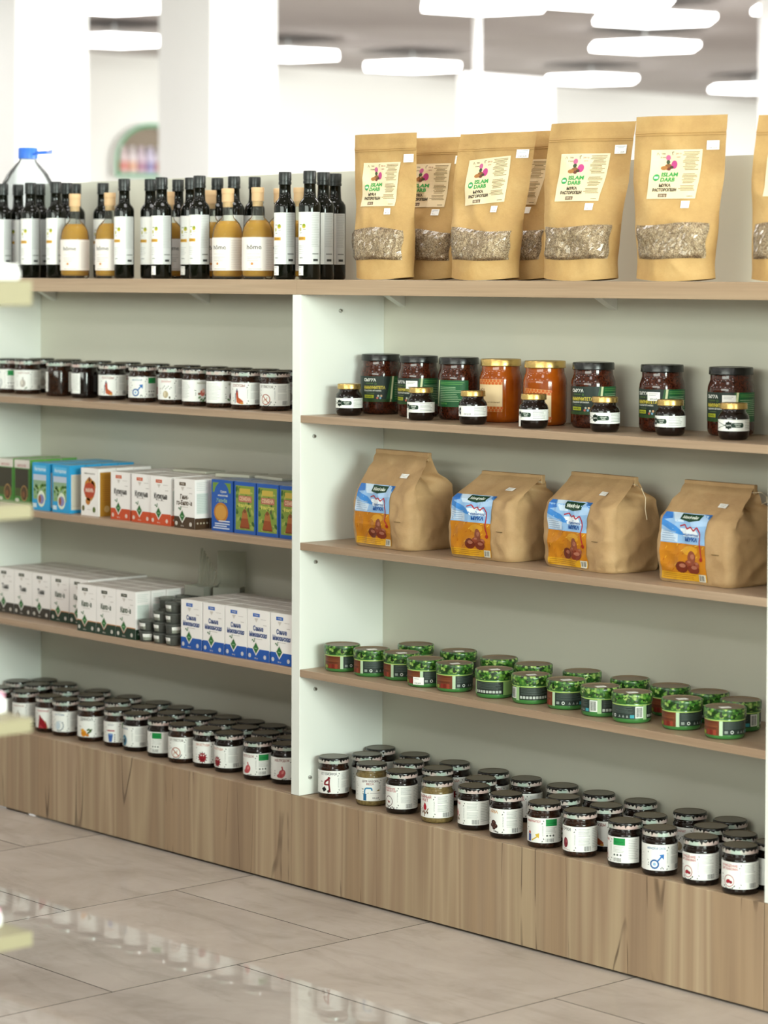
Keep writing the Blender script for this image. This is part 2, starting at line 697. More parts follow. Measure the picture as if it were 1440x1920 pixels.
struct(one_box('ceiling', (X0, Y0, ZC), (X1, Y1, ZC + 0.1), ceiling_mat()))
struct(one_box('wall_left', (X0 - 0.2, Y0, -0.06), (X0, Y1, ZC + 0.1), M_WALL))
struct(one_box('wall_back', (X0 - 0.2, Y1, -0.06), (X1, Y1 + 0.2, ZC + 0.1), M_WALL))


def column(name, x, y, w, h=ZC):
    """square column; x, y is the corner nearest the photographer (+x, -y)"""
    return struct(one_box(name, (x - w, y, 0.0), (x, y + w, h), M_COLW, bevel=0.004))


def at_px(x, D):
    """point on the ground at range D along the picture column x"""
    a = math.radians(YAW) - math.atan((x - 720) / F_PX)
    d = D / math.cos(math.atan((x - 720) / F_PX))
    return CAM[0] - math.sin(a) * d, CAM[1] + math.cos(a) * d


cx, cy = at_px(394, 12.6)
column('column_near_arch', cx, cy, 0.41)
cx, cy = at_px(30, 12.2)
column('column_beside_jug', cx, cy, 0.41)
cx, cy = at_px(1536, 13.6)
column('column_far_right', cx, cy, 0.42)

# free-standing white partition with a pole up to the ceiling
px, py = at_px(866, 14.6)
pr = thing('partition_stand', 'tall white partition panel far behind the kraft pouches with pole to ceiling', 'partition', (px, py, 0))
one_box('panel', (-0.05, 0, 0), (0, 0.72, 2.44), M_COLW, pr)
one_box('pole', (-0.03, 0.10, 2.44), (0.0, 0.14, ZC), M_COLW, pr)

# arched display niche on the far wall
ax, ay = X0, None
a = math.radians(YAW) - math.atan((291 - 720) / F_PX)
dist = (CAM[0] - X0) / math.sin(a)
ay = CAM[1] + math.cos(a) * dist
ay -= 0.075
sc_n = F_PX / (dist * math.cos(math.atan((291 - 720) / F_PX)))
NR = 70 / sc_n / 0.80
ztop = CAM[2] + (519 - 237) / sc_n
zspring = ztop - 0.07 * 1000 / sc_n * 1.0
zbase = CAM[2] + (519 - 336) / sc_n
nt = thing('arched_niche', 'arched display niche with green rim on far white wall, bottles inside', 'display niche', (X0, ay, 0))
M_NB = mat('niche_back_taupe', '#8f8272', 0.7)
M_NR = mat('green_glass_rim', '#58a87c', 0.3)
rz = ztop - zspring
arch = [(-NR, zbase), (NR, zbase)] + [(NR * math.cos(PI * i / 24), zspring + rz * math.sin(PI * i / 24)) for i in range(25)]
b = MB()
b.prism(arch, 0, 0.0, 0.012, M_NB)
b.build('back_board', nt)
b = MB()
n = len(arch)
def shell(d_out, d_in, x0_, x1_, m):
    def off(d):
        return [((NR - d) * u / NR, zbase + d + (v - zbase) * (1 - 2 * d / (ztop - zbase))) for u, v in arch]
    o_, i_ = off(d_out), off(d_in)
    vs = [(x0_, u, v) for u, v in o_] + [(x1_, u, v) for u, v in o_] + [(x0_, u, v) for u, v in i_] + [(x1_, u, v) for u, v in i_]
    fs = []
    for i in range(n):
        j = (i + 1) % n
        fs += [(i, j, n + j, n + i), (2 * n + i, 3 * n + i, 3 * n + j, 2 * n + j), (n + i, n + j, 3 * n + j, 3 * n + i), (i, 2 * n + i, 2 * n + j, j)]
    b.add(vs, fs, m)


shell(0.0, 0.02, 0.0, 0.079, M_WALL)
b.build('surround', nt)
b = MB()
shell(-0.002, 0.020, 0.0795, 0.086, M_NR)
b.build('rim', nt)
for q, (c1, c2) in enumerate((('#e2cfd0', '#d98f86'), ('#e4d9da', '#e0b49a'), ('#d8c7d2', '#b58aa0'), ('#d3cbe0', '#9a93bd'), ('#ded4d6', '#c98f80'), ('#d6cce0', '#8f9ac0'))):
    y = ay - NR + 0.085 + q * 0.078
    bt = thing('shampoo_bottle', 'pale blurred bottle standing in the arched niche, %s from its edge' % ('first', 'second', 'third', 'fourth', 'fifth', 'sixth')[q], 'bottle',
               (X0 + 0.047, y, zbase + 0.0201), 0, 'bottles in the arched niche')
    b = MB()
    b.lathe([(0, 0), (.033, 0), (.034, .09), (.034, .13), (.018, .16)], mat('pale_' + c1[1:], c1, .4), 16)
    b.build('body', bt, 40)
    b = MB()
    b.lathe([(.0344, .02), (.0347, .02), (.0347, .085), (.0344, .085)], mat('wrap_' + c2[1:], c2, .4), 16)
    b.build('label', bt)
    b = MB()
    b.lathe([(.018, .16), (.02, .16), (.02, .19), (0, .19)], mat('pale_' + c1[1:], c1, .4), 16)
    b.build('cap', bt, 40)

# ceiling lamps: six-sided luminous panels
M_LAMP = mat('lamp_diffuser', '#ffffff', 0.5, emit=((1.0, 0.99, 0.975), LAMP_E))
M_LAMPBODY = mat('lamp_housing', '#f2f2f2', 0.4)
hexa = [(0.372 * math.cos(PI / 3 * i + PI / 6), 0.372 * math.sin(PI / 3 * i + PI / 6)) for i in range(6)]
lb = MB()
lb.prism(hexa, 2, -0.016, 0.006, M_LAMP)
lamp_me = lb.mesh('diffuser')
lb = MB()
lb.prism([(u * 1.012, v * 1.012) for u, v in hexa], 2, 0.0065, 0.016, M_LAMPBODY)
lamp_hs = lb.mesh('housing')
lb = MB()
lb.lathe([(0, .0165), (.05, .0165), (.05, .05), (.008, .05), (.008, ZC - 2.75), (0, ZC - 2.75)], M_LAMPBODY, 12)
lamp_st = lb.mesh('stem')
VIEW_LAMPS = [(-5.76, 6.18, 'above the second pouch from the bottles'), (-5.61, 7.36, 'above the pouch in the middle, upper one of a pair'),
              (-6.82, 8.61, 'above the pouch in the middle, lower one of a pair'), (-8.94, 10.37, 'beside the top of the white partition'),
              (-9.0, 8.66, 'left of the white partition, above the first pouches'), (-4.62, 7.55, 'cut by the top corner above the last pouches'),
              (-8.69, 11.91, 'just above the last pouch, beside the far column'), (-8.87, 7.44, 'half hidden behind the edge of the column near the arch'),
              (-8.82, 6.01, 'seen in the gap between the two white columns, lower one'), (-7.16, 4.75, 'at the top of the gap between the two white columns'),
              (-5.15, 6.49, 'barely showing at the top edge beside the pole')]
NEAR_LAMPS = [(-9.6, 3.6), (-9.4, 13.8), (-7.0, 13.6)]
for i in range(7):
    for j in range(7):
        x, y = -6.4 + 2.1 * i, -4.4 + 2.2 * j
        if math.hypot(x - CAM[0], y - CAM[1]) < 12.4:      # nearer ones hang above the picture
            NEAR_LAMPS.append((x, y))
for x, y, where in VIEW_LAMPS:
    t = thing('ceiling_lamp', 'six-sided ceiling lamp ' + where, 'lamp', (x, y, 2.75), math.radians(YAW), 'six-sided ceiling lamps')
    link('diffuser', lamp_me, t)
    link('housing', lamp_hs, t)
    link('stem', lamp_st, t)
for x, y in NEAR_LAMPS:
    t = thing('ceiling_lamp', 'six-sided ceiling lamp over the shop floor, out of the picture', 'lamp', (x, y, 2.75), math.radians(YAW), 'ceiling lamps out of the picture')
    link('diffuser', lamp_me, t)
    link('housing', lamp_hs, t)
    link('stem', lamp_st, t)

# ================================================================== SHELVING UNITS
YB = 0.24                                   # face of the back panel
Z2, Z3, Z4, ZB, ZT = 1.0145, 0.7425, 0.4705, 0.198, 1.303
TH = 0.016


def unit(x0, x1, label, left_side, detail=True):
    """bay between the side panels; x0 = outer left face of its own left panel"""
    t = thing('shelving_unit', label, 'shelf', (0, 0, 0), 0, 'wood and white shelving units')
    one_box('back_panel', (x0, YB, 0.0), (x1, YB + 0.016, 1.543), M_BACK, t)
    one_box('side_panel', (x0 + 0.0005, 0.0, ZB + .0004), (x0 + 0.0275, YB - .0002, ZT - 0.0325), M_LAM, t, bevel=0.0008)
    if not detail:
        one_box('side_panel', (x1 - 0.0275, 0.0, ZB + .0004), (x1, YB - .0002, ZT - 0.0325), M_LAM, t, bevel=0.0008)
    for z in (Z2, Z3, Z4):
        one_box('shelf_board', (x0 + 0.0280, 0.0, z - TH), (x1 - 0.0002, YB - .0002, z - .0004), M_SHELF, t, bevel=0.0007)
    one_box('base_deck', (x0 + .0003, 0.0165, ZB - TH), (x1 - .0003, YB - .0002, ZB - .0004), M_SHELF, t)
    one_box('plinth', (x0 + 0.0007, 0.0, 0.0045), (x1 - 0.0007, 0.016, ZB - .0004), M_PLINTH, t, bevel=0.0008)
    for fx in (x0 + 0.2, (x0 + x1) / 2, x1 - 0.2):
        one_box('foot', (fx - .02, .03, 0.0), (fx + .02, .07, ZB - TH), M_DARK, t)
    one_box('top_board', (x0 + 0.0140, 0.0, ZT - 0.032), (x1 + 0.0133, YB - .0002, ZT - .0004), M_TOPW, t, bevel=0.0006)
    if detail:
        for bxx in (x0 + 0.075, x0 + 0.70):
            b = MB()
            b.prism([(YB - .0004, ZT - .0325), (YB - .05, ZT - .0325), (YB - .0004, ZT - .058)], 0, bxx, bxx + .02, M_BRKT)
            b.build('support_bracket', t)
        for y, z in ((0.112, 1.236), (0.038, 0.968), (0.043, 0.698), (0.043, 0.424), (0.029, 0.235)):
            b = MB()
            b.lathe([(0, 0), (.0045, 0), (.0045, .002), (.003, .005), (0, .0055)], M_STEEL, 12)
            me = b.mesh('cam_fitting', 40)
            o = link('cam_fitting', me, t, loc=(x0 + 0.0275, y, z))
            o.rotation_euler = (0, PI / 2, 0)
    return t


unit(-1.307, 0.0, 'white shelving bay with oak boards holding bottles, jars and tea boxes', True)
unit(0.0, 1.307, 'white shelving bay with oak boards holding kraft pouches, flour bags and green tins', True)
unit(1.307, 2.614, 'empty white shelving bay continuing past the edge of the picture', True, False)

# ================================================================== PRODUCTS
ORD = ['first', 'second', 'third', 'fourth', 'fifth', 'sixth', 'seventh', 'eighth', 'ninth', 'tenth', 'eleventh', 'twelfth',
       'thirteenth', 'fourteenth', 'fifteenth', 'sixteenth', 'seventeenth', 'eighteenth', 'nineteenth', 'twentieth', 'twenty-first']


def phi(x, y):
    """bearing of the photographer from a thing, from -y towards +x: which side of a label shows"""
    return math.atan2(CAM[0] - x, y - CAM[1])


# ---------------------------------------------------------------- herbal jars
JR = 0.0333
_b = MB()
JAR_PROF = [(0, .0008), (.0285, 0), (.0315, .0012), (.0330, .0045), (.0333, .008), (.0333, .0610), (.0326, .0640), (.0306, .0668), (.0300, .0690), (.0308, .0700), (.0300, .0712), (.0300, .0735)]
JAR_ME = {}


def jar_body(m):
    if m.name not in JAR_ME:
        b = MB()
        b.lathe(JAR_PROF, m, 32)
        JAR_ME[m.name] = b.mesh('jar_body', 45)
    return JAR_ME[m.name]


_b = MB()
_b.lathe([(.0300, .0735), (.0322, .0738), (.0326, .0752), (.0326, .0836), (.0320, .0852), (.0306, .0860)], M_LIDRIM, 32)
_b.lathe([(.0306, .0860), (.0300, .0854), (.0270, .0853), (0, .0853)], M_LIDSHEEN, 32)
LID_ME = _b.mesh('lid', 50)
_b = MB()
_r = random.Random(3)
_n = 96
_top = []
for i in range(_n):                      # drip-edged band round the lid
    _top.append(.0803 + (0.0010 if (i // 2) % 2 else -0.0004) + _r.uniform(-.0009, .0012) - (0.0035 if i % 17 == 0 else 0))
_vs = []
for i in range(_n):
    a = 2 * PI * i / _n
    _vs += [(.03285 * math.cos(a), .03285 * math.sin(a), .0742), (.03285 * math.cos(a), .03285 * math.sin(a), _top[i])]
_b.add(_vs, [(2 * i, 2 * ((i + 1) % _n), 2 * ((i + 1) % _n) + 1, 2 * i + 1) for i in range(_n)], M_BAND)
BAND_ME = _b.mesh('seal_band', 60)


def pic_figure(p):
    R = '#7d1420'
    p.ell(1.5, 44, 3.0, 3.0, R, 2)
    p.line([(0.5, 42), (-8, 36), (-8.5, 29)], 4.2, R)
    p.line([(2, 41), (1.5, 30), (-8, 30)], 3.2, R)
    p.line([(1.5, 30), (3.5, 14)], 3.8, R)
    p.poly([(-16, 21), (-9, 26), (-4, 19), (-11, 14)], '#1a1a1a', 3)
    p.poly([(-3, 17), (2, 20), (4, 14), (-1, 12)], '#33251f', 2)


def pic_weight(p):
    B = '#2f87b8'
    p.line([(-12, 13), (-12, 34), (-9, 38), (3, 38), (4, 33)], 3.0, B)
    p.rect(-15, 12, -8, 26, '#2b6a96', 3)
    p.line([(-6, 27), (16, 32)], 1.2, '#8a7a50')
    p.poly([(10, 30), (20, 36), (20, 27)], '#8d7d3f', 2)


def pic_clock(p):
    p.ring(0, 26, 11, 1.3, '#5a2b33')
    p.line([(-4, 27), (4, 24)], 1.5, '#b3343a', 3)
    p.ell(0, 24, 2.4, 1.6, '#6b1a22', 3)
    for k in range(5):
        p.ell(-3 + k * 4.2, 12.5 + (k % 2) * 2, 1.3, 2.0, '#2e2a26')


def pic_drop(p):
    p.poly([(0, 42), (4.5, 34), (4, 28), (0, 25), (-4, 28), (-4.5, 34)], '#b01c2c', 3)
    p.line([(0, 26), (-1, 13)], 2.2, '#7a5a3c')
    for s in (-1, 1):
        p.line([(0, 18), (s * 6, 25), (s * 9, 30)], 2.0, '#8b6a4c')
        p.ell(s * 7, 21, 1.8, 2.6, '#5c3a2c')


def pic_beans(p):
    for (u, v, q) in ((0, 31, 6.5), (5, 25, 5.5), (-4, 26, 5.0), (1, 21, 4.5)):
        p.ell(u, v, q, q * 0.85, '#3a211a', 2)
        p.ell(u + 1, v + 1.5, q * .4, q * .3, '#6b4638', 3)
    for k in range(4):
        p.ell(2 + k * 3, 15 - k * .6, 1.2, 1.8, '#2a2622', 2)


def pic_arrow(p):
    p.poly([(-3, 16), (9, 23), (6, 27), (15, 30), (14, 20), (11, 22), (-1, 14)], '#d9b63c', 2)
    p.rect(-12, 13, -4, 27, '#3d4f92', 2)
    p.ell(-8, 30, 3.4, 3.0, '#b64a42', 3)


def pic_berry(p):
    p.ell(0, 27, 6.5, 10, '#7c2230', 2)
    p.ell(2, 30, 2, 3.6, '#b05a62', 3)
    p.line([(-6, 16), (12, 13)], 1, '#c9a0a0')


def pic_male(p):
    p.ring(-3, 23, 9.0, 3.0, '#2c5f9e', 2, 22)
    p.line([(3, 29), (11, 38)], 3.0, '#2f6fb5')
    p.poly([(15, 42), (5.5, 41), (14.5, 31.5)], '#2f6fb5', 2)
    p.ell(-3, 23, 3, 3, '#8fb6d8', 2)
    for k in range(3):
        p.ell(9 + k * 2.2, 15 + (k % 2) * 2, .9, 1.5, '#27313c')


def pic_kidney(p):
    p.ring(0, 25, 11, 1.2, '#a32430')
    p.ell(-2, 24, 5.0, 3.6, '#a32430', 2, rot=.4)
    p.ell(4, 23, 3.4, 2.8, '#8f2030', 2)
    for k in range(6):
        a = -2.4 + k * .35
        p.ell(14 * math.cos(a), 25 + 14.5 * math.sin(a), 1.1, 2.0, '#25221f', rot=a)


def pic_cloth(p):
    p.poly([(-13, 10.5), (13, 10.5), (10, 24), (-2, 36), (-9, 44)], '#8f1620', 2)
    p.poly([(-13, 10.5), (4, 10.5), (-6, 20)], '#b33a44', 3)
    p.poly([(8, 30), (15, 10.5), (12, 10.5), (6, 26)], '#d9b985', 2)


def pic_joint(p):
    p.ring(0, 26, 11, 0.9, '#9db4c8')
    p.ell(-2, 26, 6, 9, '#c8d6e0', 2)
    for k in range(7):
        a = .6 - k * .42
        p.ell(11.5 * math.cos(a), 26 + 12.5 * math.sin(a), 1.1, 1.9, '#2d3a45', rot=a)


def pic_orange(p):
    p.ell(-6, 20, 8, 8, '#d98a1e', 2)
    p.ell(-9, 27, 5, 4, '#e8a93a', 3)
    p.ell(4, 16, 4, 3.5, '#c97a18', 3)
    for a, b_ in ((6, 29), (10, 24), (12, 28), (7, 22)):
        p.ell(a, b_, 4.5, 2.2, '#3f5a24', 3, rot=.5)


def pic_glass(p):
    p.poly([(-8, 30), (6, 30), (3, 12), (-5, 12)], '#3d63a8', 2)
    p.ell(-1, 30, 7, 2.2, '#7ea0d0', 3)
    p.rect(-10, 37, 10, 40, '#b5515a', 2)
    for k in range(4):
        p.ell(10, 14 + 5 * k, 1.5, 1.5, '#4a4440', 2)


def pic_eye(p):
    p.ell(-2, 25, 9, 13, '#3d7f9c', 2)
    p.ell(-2, 25, 4.5, 7.5, '#14202a', 3)
    p.ell(-4, 29, 1.6, 2.4, '#d8eef4', 4)
    for k in range(5):
        p.ell(-10 + k * 4.5, 11.5 + (k % 2) * 1.4, 1.3, 1.0, '#2a2f33')


def pic_parasite(p):
    p.ring(0, 25, 12, 2.0, '#a8563e', 2, 22)
    p.line([(-8, 33), (8, 17)], 2.2, '#a8563e', 3)
    p.line([(-6, 19), (-3, 25), (2, 24), (4, 30)], 2.4, '#caa58f', 2)
    for k in range(6):
        a = -1.9 + k * .3
        p.ell(14.5 * math.cos(a), 25 + 14.5 * math.sin(a), 1.3, 1.8, '#2b2825', rot=a)


def pic_germ(p):
    for k in range(12):
        a = 2 * PI * k / 12
        p.line([(8 * math.cos(a), 24 + 9 * math.sin(a)), (11.5 * math.cos(a), 24 + 13 * math.sin(a))], 2.0, '#541018')
    p.ell(0, 24, 9, 10.5, '#8e1b26', 3)
    p.ell(-3, 29, 1.6, 2.0, '#e6d5d0', 4)
    p.ell(3, 29, 1.6, 2.0, '#e6d5d0', 4)
    p.line([(-4, 21), (0, 18.5), (4, 21)], 1.2, '#3a0a10', 4)


def pic_stomach(p):
    p.ell(1, 24, 7.5, 10, '#c4555a', 2, rot=-.5)
    p.ell(-5, 19, 6, 4, '#b8484f', 2)
    p.line([(3, 32), (1, 40)], 3, '#b8484f')
    p.ell(3, 27, 2.4, 4, '#de8a88', 3, rot=-.5)
    for k in range(3):
        p.ell(2 + 4 * k, 11.6 + k * .8, 1.4, 1.2, '#2b2522')


def pic_leg(p):
    p.poly([(-6, 42), (0, 42), (1, 26), (-5, 22)], '#a8452c', 2)
    p.poly([(-5, 24), (1, 27), (12, 19), (12, 13), (4, 12.5), (-4, 16)], '#b5562e', 2)
    p.line([(-3, 46), (-3, 38)], 2.6, '#384a6a', 3)
    p.line([(-7, 36), (-8, 14)], 2.0, '#4d5c74', 3)
    p.ell(9, 14, 4, 2.4, '#c98b3c', 3)


def pic_bulb(p):
    p.ell(0, 27, 7, 10, '#b3aca4', 2)
    p.ell(-2, 29, 2.5, 7, '#d8d2c8', 3)
    p.line([(0, 36), (1, 42)], 2, '#8a8378')
    for k in range(3):
        p.ell(6 + 2 * k, 14 + k, 1.2, 1.8, '#4d6a48')


def pic_garlic(p):
    p.ell(-1, 23, 7, 8.5, '#b8a98a', 2)
    p.ell(-3, 24, 2, 6, '#dacdb0', 3)
    for k in range(8):
        p.ell(-10 + k * 3.2, 36 + (k % 3) * 3, .9, 1.5, '#39453a')
    p.ell(9, 16, 2, 3, '#55482f')


def pic_flower(p):
    p.ell(0, 30, 6, 7, '#d9786a', 2)
    p.ell(2, 35, 3.5, 5, '#eec0b0', 3)
    for a, b_ in ((-7, 20), (6, 18), (9, 26), (-3, 15), (2, 13)):
        p.ell(a, b_, 4, 2.2, '#6f8f6a', 2, rot=.6)
    p.ell(-8, 28, 3, 3, '#8a5d4a', 2)


def pic_dark(p):
    p.ell(2, 25, 9, 11, '#4a1f1c', 2)
    p.ell(5, 29, 3, 3, '#7c4038', 3)
    p.ell(-9, 18, 4, 2.2, '#4d6b3a', 3, rot=-.5)


DESIGN = {
    # key: (title lines (text, colour, size), picture, green flash, what the label shows in words)
    'figure': ([('ОТ ГЕМОРРОЯ', '#3a3d44', 5.0)], pic_figure, False, 'a dark red bent figure'),
    'weight': ([('ДЛЯ НАБОРА', '#5a2630', 4.4), ('ВЕСА', '#8e2a30', 4.4)], pic_weight, False, 'a blue tap and yellow flag'),
    'clock': ([('ИЗБАВЛЕНИЕ', '#b0343c', 3.6), ('ОТ ПАРАЗИТОВ', '#b0343c', 3.6)], pic_clock, False, 'a red ring and title'),
    'drop': ([('РАЙНЫЙ', '#a3222e', 5.2), ('РБЕТ', '#a3222e', 5.2)], pic_drop, False, 'a red drop on a plant'),
    'heart': ([('ПЕЧЕНИ', '#b0343c', 4.2)], pic_drop, False, 'a barcode beside a red drop'),
    'beans': ([('АЙВА', '#c98a2a', 5.6)], pic_beans, False, 'an orange title and dark beans'),
    'arrow': ([('ИММУНИТЕТ', '#b0343c', 4.0)], pic_arrow, True, 'a green flash and yellow arrow'),
    'berry': ([('ПОЧКИ', '#3a3d44', 5.4)], pic_berry, False, 'a dark red oval fruit'),
    'flash': ([('ОЧИЩЕНИЕ', '#b0343c', 4.0)], pic_kidney, True, 'a broad green flash'),
    'male': ([('МУЖСКАЯ СИЛА', '#2f5f94', 4.0)], pic_male, False, 'a blue male symbol'),
    'kidney': ([('ОЧИЩЕНИЕ', '#b0343c', 4.4), ('ОРГАНИЗМА', '#b0343c', 4.4)], pic_kidney, False, 'a red kidney in a ring'),
    'plain': ([('МЁД', '#8a8a86', 3.6)], pic_bulb, False, 'a mostly white label'),
    'cloth': ([('ГЕМОРРОЙ', '#b0343c', 4.2)], pic_cloth, False, 'a deep red draped cloth'),
    'joint': ([('СУСТАВЫ', '#54708c', 4.0)], pic_joint, False, 'a pale blue dotted ring'),
    'orange': ([('ДИНОЛ', '#33302c', 6.4)], pic_orange, False, 'orange fruit and a dark title'),
    'glass': ([('ДИАБЕТ', '#8a8f98', 3.2)], pic_glass, True, 'a blue glass and red line'),
    'eye': ([('ЗРЕНИЕ', '#54708c', 3.8)], pic_eye, False, 'a blue eye'),
    'flash2': ([('СОН', '#55708c', 4.0)], pic_joint, True, 'a green flash near its edge'),
    'parasite': ([('ОТ ГЛИСТОВ', '#5a4a42', 5.0)], pic_parasite, False, 'a crossed-out worm ring'),
    'germ': ([('ПРОСТУДА', '#c06a4a', 4.4)], pic_germ, False, 'a spiky dark red germ'),
    'stomach': ([('ЖЕЛУДОК', '#8e4440', 5.0)], pic_stomach, False, 'a pink stomach'),
    'stomach2': ([('ЖЕЛУДОК', '#8e4440', 5.0)], pic_stomach, True, 'a pink stomach and green flash'),
    'leg': ([('СОСУДЫ', '#8e3a34', 5.2)], pic_leg, False, 'a red boot-shaped leg'),
    'male2': ([('МУЖСКАЯ', '#3c6489', 3.6)], pic_male, True, 'a blue male symbol and green flash'),
    'bulb': ([('ГИПЕРТОНИЯ', '#a88078', 3.6)], pic_bulb, False, 'a grey bulb'),
    'garlic': ([('БРОНХИТ', '#c06a6a', 4.0)], pic_garlic, False, 'a beige garlic head'),
    'flower': ([('ЖЕНСКОЕ', '#8f8a62', 3.8)], pic_flower, False, 'a pink flower'),
    'dark': ([('ПЕЧЕНЬ', '#8f8a62', 3.8)], pic_dark, False, 'a dark brown fruit'),
}
LABEL_ME = {}


def jar_label(key, sticker=False):
    k = (key, sticker)
    if k in LABEL_ME:
        return LABEL_ME[k]
    title, pic, green, _w = DESIGN[key]
    p = Print(cyl_map(JR + 0.0001), 3.5)
    p.rect(-70, 11, 82, 59.5, M_PAPER, 1)
    v = 50.5
    p.text('здоровье', 0, 55.6, 1.7, '#8e948e', 2, 0.0)
    for tx, c, s_ in title:
        wd = text_mesh(tx, 0.02)[2] * s_ / 0.72
        p.text(tx, 0, v, s_, c, 2, 0.02, width=min(wd, 36))
        v -= s_ * 1.32
    pic(p)
    r = random.Random(len(key) * 7 + 1)
    for k_ in range(4):                            # little seeds and leaves scattered round
        p.ell(r.uniform(-18, -13), r.uniform(14, 46), .8, 1.4, '#3f4a3c', 2, 8, r.uniform(0, 3))
    g = 22.0
    for k_, vv in enumerate((14, 19, 49, 54)):     # seed border of the narrow strip
        p.ell(g + (1.6 if k_ % 2 else -1.2), vv, .9, 1.6, '#2e3a30', 2, 8, .6 if k_ % 2 else -.6)
    p.text('НАТУРАЛЬНЫЙ', g + .9, 34.5, 1.9, '#6e7a70', 2, 0.0, rot=PI / 2)
    if green:
        p.rect(28, 44, 52, 57.5, '#1d8a45', 2)
        p.rect(31, 49.5, 49, 50.6, '#176a36', 3)
        p.lines(28, 52, 41.5, 5, 2.6, '#9aa09a')
        p.barcode(28, 13, 45, 20)
        for q in range(3):
            p.ell(30.5 + q * 6.5, 25.5, 2, 2, '#5b625c', 2, 10)
    else:
        p.lines(29, 53, 55, 6, 2.6, '#a9ada9', .8, seed=3)
        p.lines(29, 53, 37, 6, 2.4, '#b4b8b4', .7, seed=4)
        p.barcode(40, 13, 54, 22, 2, '#55585a')
    p.lines(58, 80, 55, 12, 3.2, '#a9ada9', .8, seed=5)
    p.lines(-66, -28, 55, 12, 3.2, '#b0b4b0', .8, seed=6)
    if sticker:
        p.rect(-3, 14, 26, 32, M_STICK, 5)
        p.text('180 руб', 12, 16, 3.0, '#5a5a58', 6)
        p.rect(0, 27, 22, 28, '#a0a0a0', 6)
    me = p.mb.mesh('jar_label', recalc=False)
    LABEL_ME[k] = me
    return me


def herbal_jar(x, y, z, key, off, fill, label, group, rot=None, sticker=False):
    th = phi(x, y) + math.asin(max(-1, min(1, off))) if rot is None else phi(x, y) + math.radians(rot)
    t = thing('herbal_jar', label, 'jar', (x, y, z), th, group)
    link('jar_body', jar_body(fill), t)
    link('seal_band', BAND_ME, link('lid', LID_ME, t))
    link('jar_label', jar_label(key, sticker), t)
    return t


def settle(rows, gap=2 * JR + .0006, x_end=1.2782):
    """nudge jars of one deck apart where two of them would touch"""
    pts = [list(q[:2]) for r in rows for q in r]
    for _ in range(200):
        for i in range(len(pts)):
            for j in range(i):
                dx, dy = pts[i][0] - pts[j][0], pts[i][1] - pts[j][1]
                d = math.hypot(dx, dy)
                if d < gap:
                    k = (gap - d) / 2 / max(d, 1e-6)
                    pts[i][0] += dx * k
                    pts[i][1] += dy * k
                    pts[j][0] -= dx * k
                    pts[j][1] -= dy * k
        for q in pts:
            q[1] = min(max(q[1], JR + .001), YB - JR - .001)
            q[0] = min(max(q[0], -1.2783 + JR), x_end - JR - .0006)
            if -.2 < q[0] < .2:
                q[0] = min(q[0], -JR - .0005) if q[0] < 0 else max(q[0], .0285 + JR)
    out = []
    for r in rows:
        out.append([tuple(pts.pop(0)) + tuple(q[2:]) for q in r])
    return out


DK, BK, KH = M_HONEYDARK, M_BLACKFILL, M_KHAKI
RF = [(.074, .057, 'figure', -.34, DK), (.186, .066, 'weight', -.10, KH), (.291, .056, 'clock', -.80, BK), (.405, .050, 'drop', -.75, KH),
      (.505, .058, 'heart', -.97, BK), (.605, .050, 'beans', -.75, BK), (.715, .046, 'arrow', -.68, DK), (.817, .040, 'berry', -.82, DK),
      (.939, .036, 'flash', -1.0, BK), (1.025, .037, 'male', -.20, BK), (1.127, .036, 'kidney', -.72, BK), (1.222, .0345, 'kidney', -.60, BK)]
RM = [(.098, .131), (.223, .138), (.317, .134), (.456, .124), (.703, .113), (.816, .115), (.937, .108), (1.077, .122), (1.160, .107), (1.262, .100)]
RB = [(.055, .203), (.170, .204), (.295, .204), (.418, .198), (.520, .192), (.621, .194), (.723, .193), (.832, .196), (.963, .193), (1.064, .192), (1.238, .186)]
RF, RM, RB = settle([RF, RM, RB])
KEYS = ['plain', 'garlic', 'bulb', 'dark', 'flower', 'leg', 'germ', 'stomach', 'kidney', 'joint', 'berry']
for i, (x, y, k, off, fl_) in enumerate(RF):
    herbal_jar(x, y, ZB, k, off, fl_, 'jar showing %s, %s right of divider, bottom front row' % (DESIGN[k][3], ORD[i]), 'herbal jars in the front row, right bay', sticker=(k == 'weight'))
for i, (x, y) in enumerate(RM):
    herbal_jar(x, y, ZB, KEYS[i % 11], -.5 + .17 * (i % 5), BK, 'dark-lidded jar, %s right of the divider in bottom middle row' % ORD[i], 'herbal jars in the middle row, right bay')
for i, (x, y) in enumerate(RB):
    herbal_jar(x, y, ZB, KEYS[(i + 4) % 11], -.6 + .2 * (i % 4), BK, 'dark-lidded jar, %s right of the divider in bottom back row' % ORD[i], 'herbal jars in the back row, right bay')

LF = [(-1.190, .050, 'plain', .1, DK), (-1.097, .068, 'bulb', -.6, DK), (-.996, .067, 'cloth', -.50, DK), (-.926, .067, 'joint', -.5, DK), (-.825, .070, 'orange', -.40, DK),
      (-.727, .076, 'glass', -.50, DK), (-.648, .074, 'eye', -.85, BK), (-.548, .070, 'flash2', -1.0, BK), (-.460, .063, 'parasite', -.48, DK),
      (-.378, .071, 'germ', -.36, BK), (-.300, .071, 'germ', -.80, BK), (-.190, .065, 'stomach2', -.72, BK), (-.112, .080, 'stomach', -.30, BK)]
LM = [(-1.246, .146), (-1.168, .152), (-1.049, .155), (-.942, .153), (-.827, .150), (-.715, .146), (-.604, .141), (-.500, .138), (-.418, .146), (-.335, .146), (-.250, .136), (-.165, .140)]
LB = [(-1.215, .204), (-1.128, .204), (-.985, .204), (-.857, .204), (-.740, .203), (-.650, .203), (-.560, .203), (-.470, .203), (-.385, .203), (-.310, .204), (-.215, .203), (-.130, .203)]
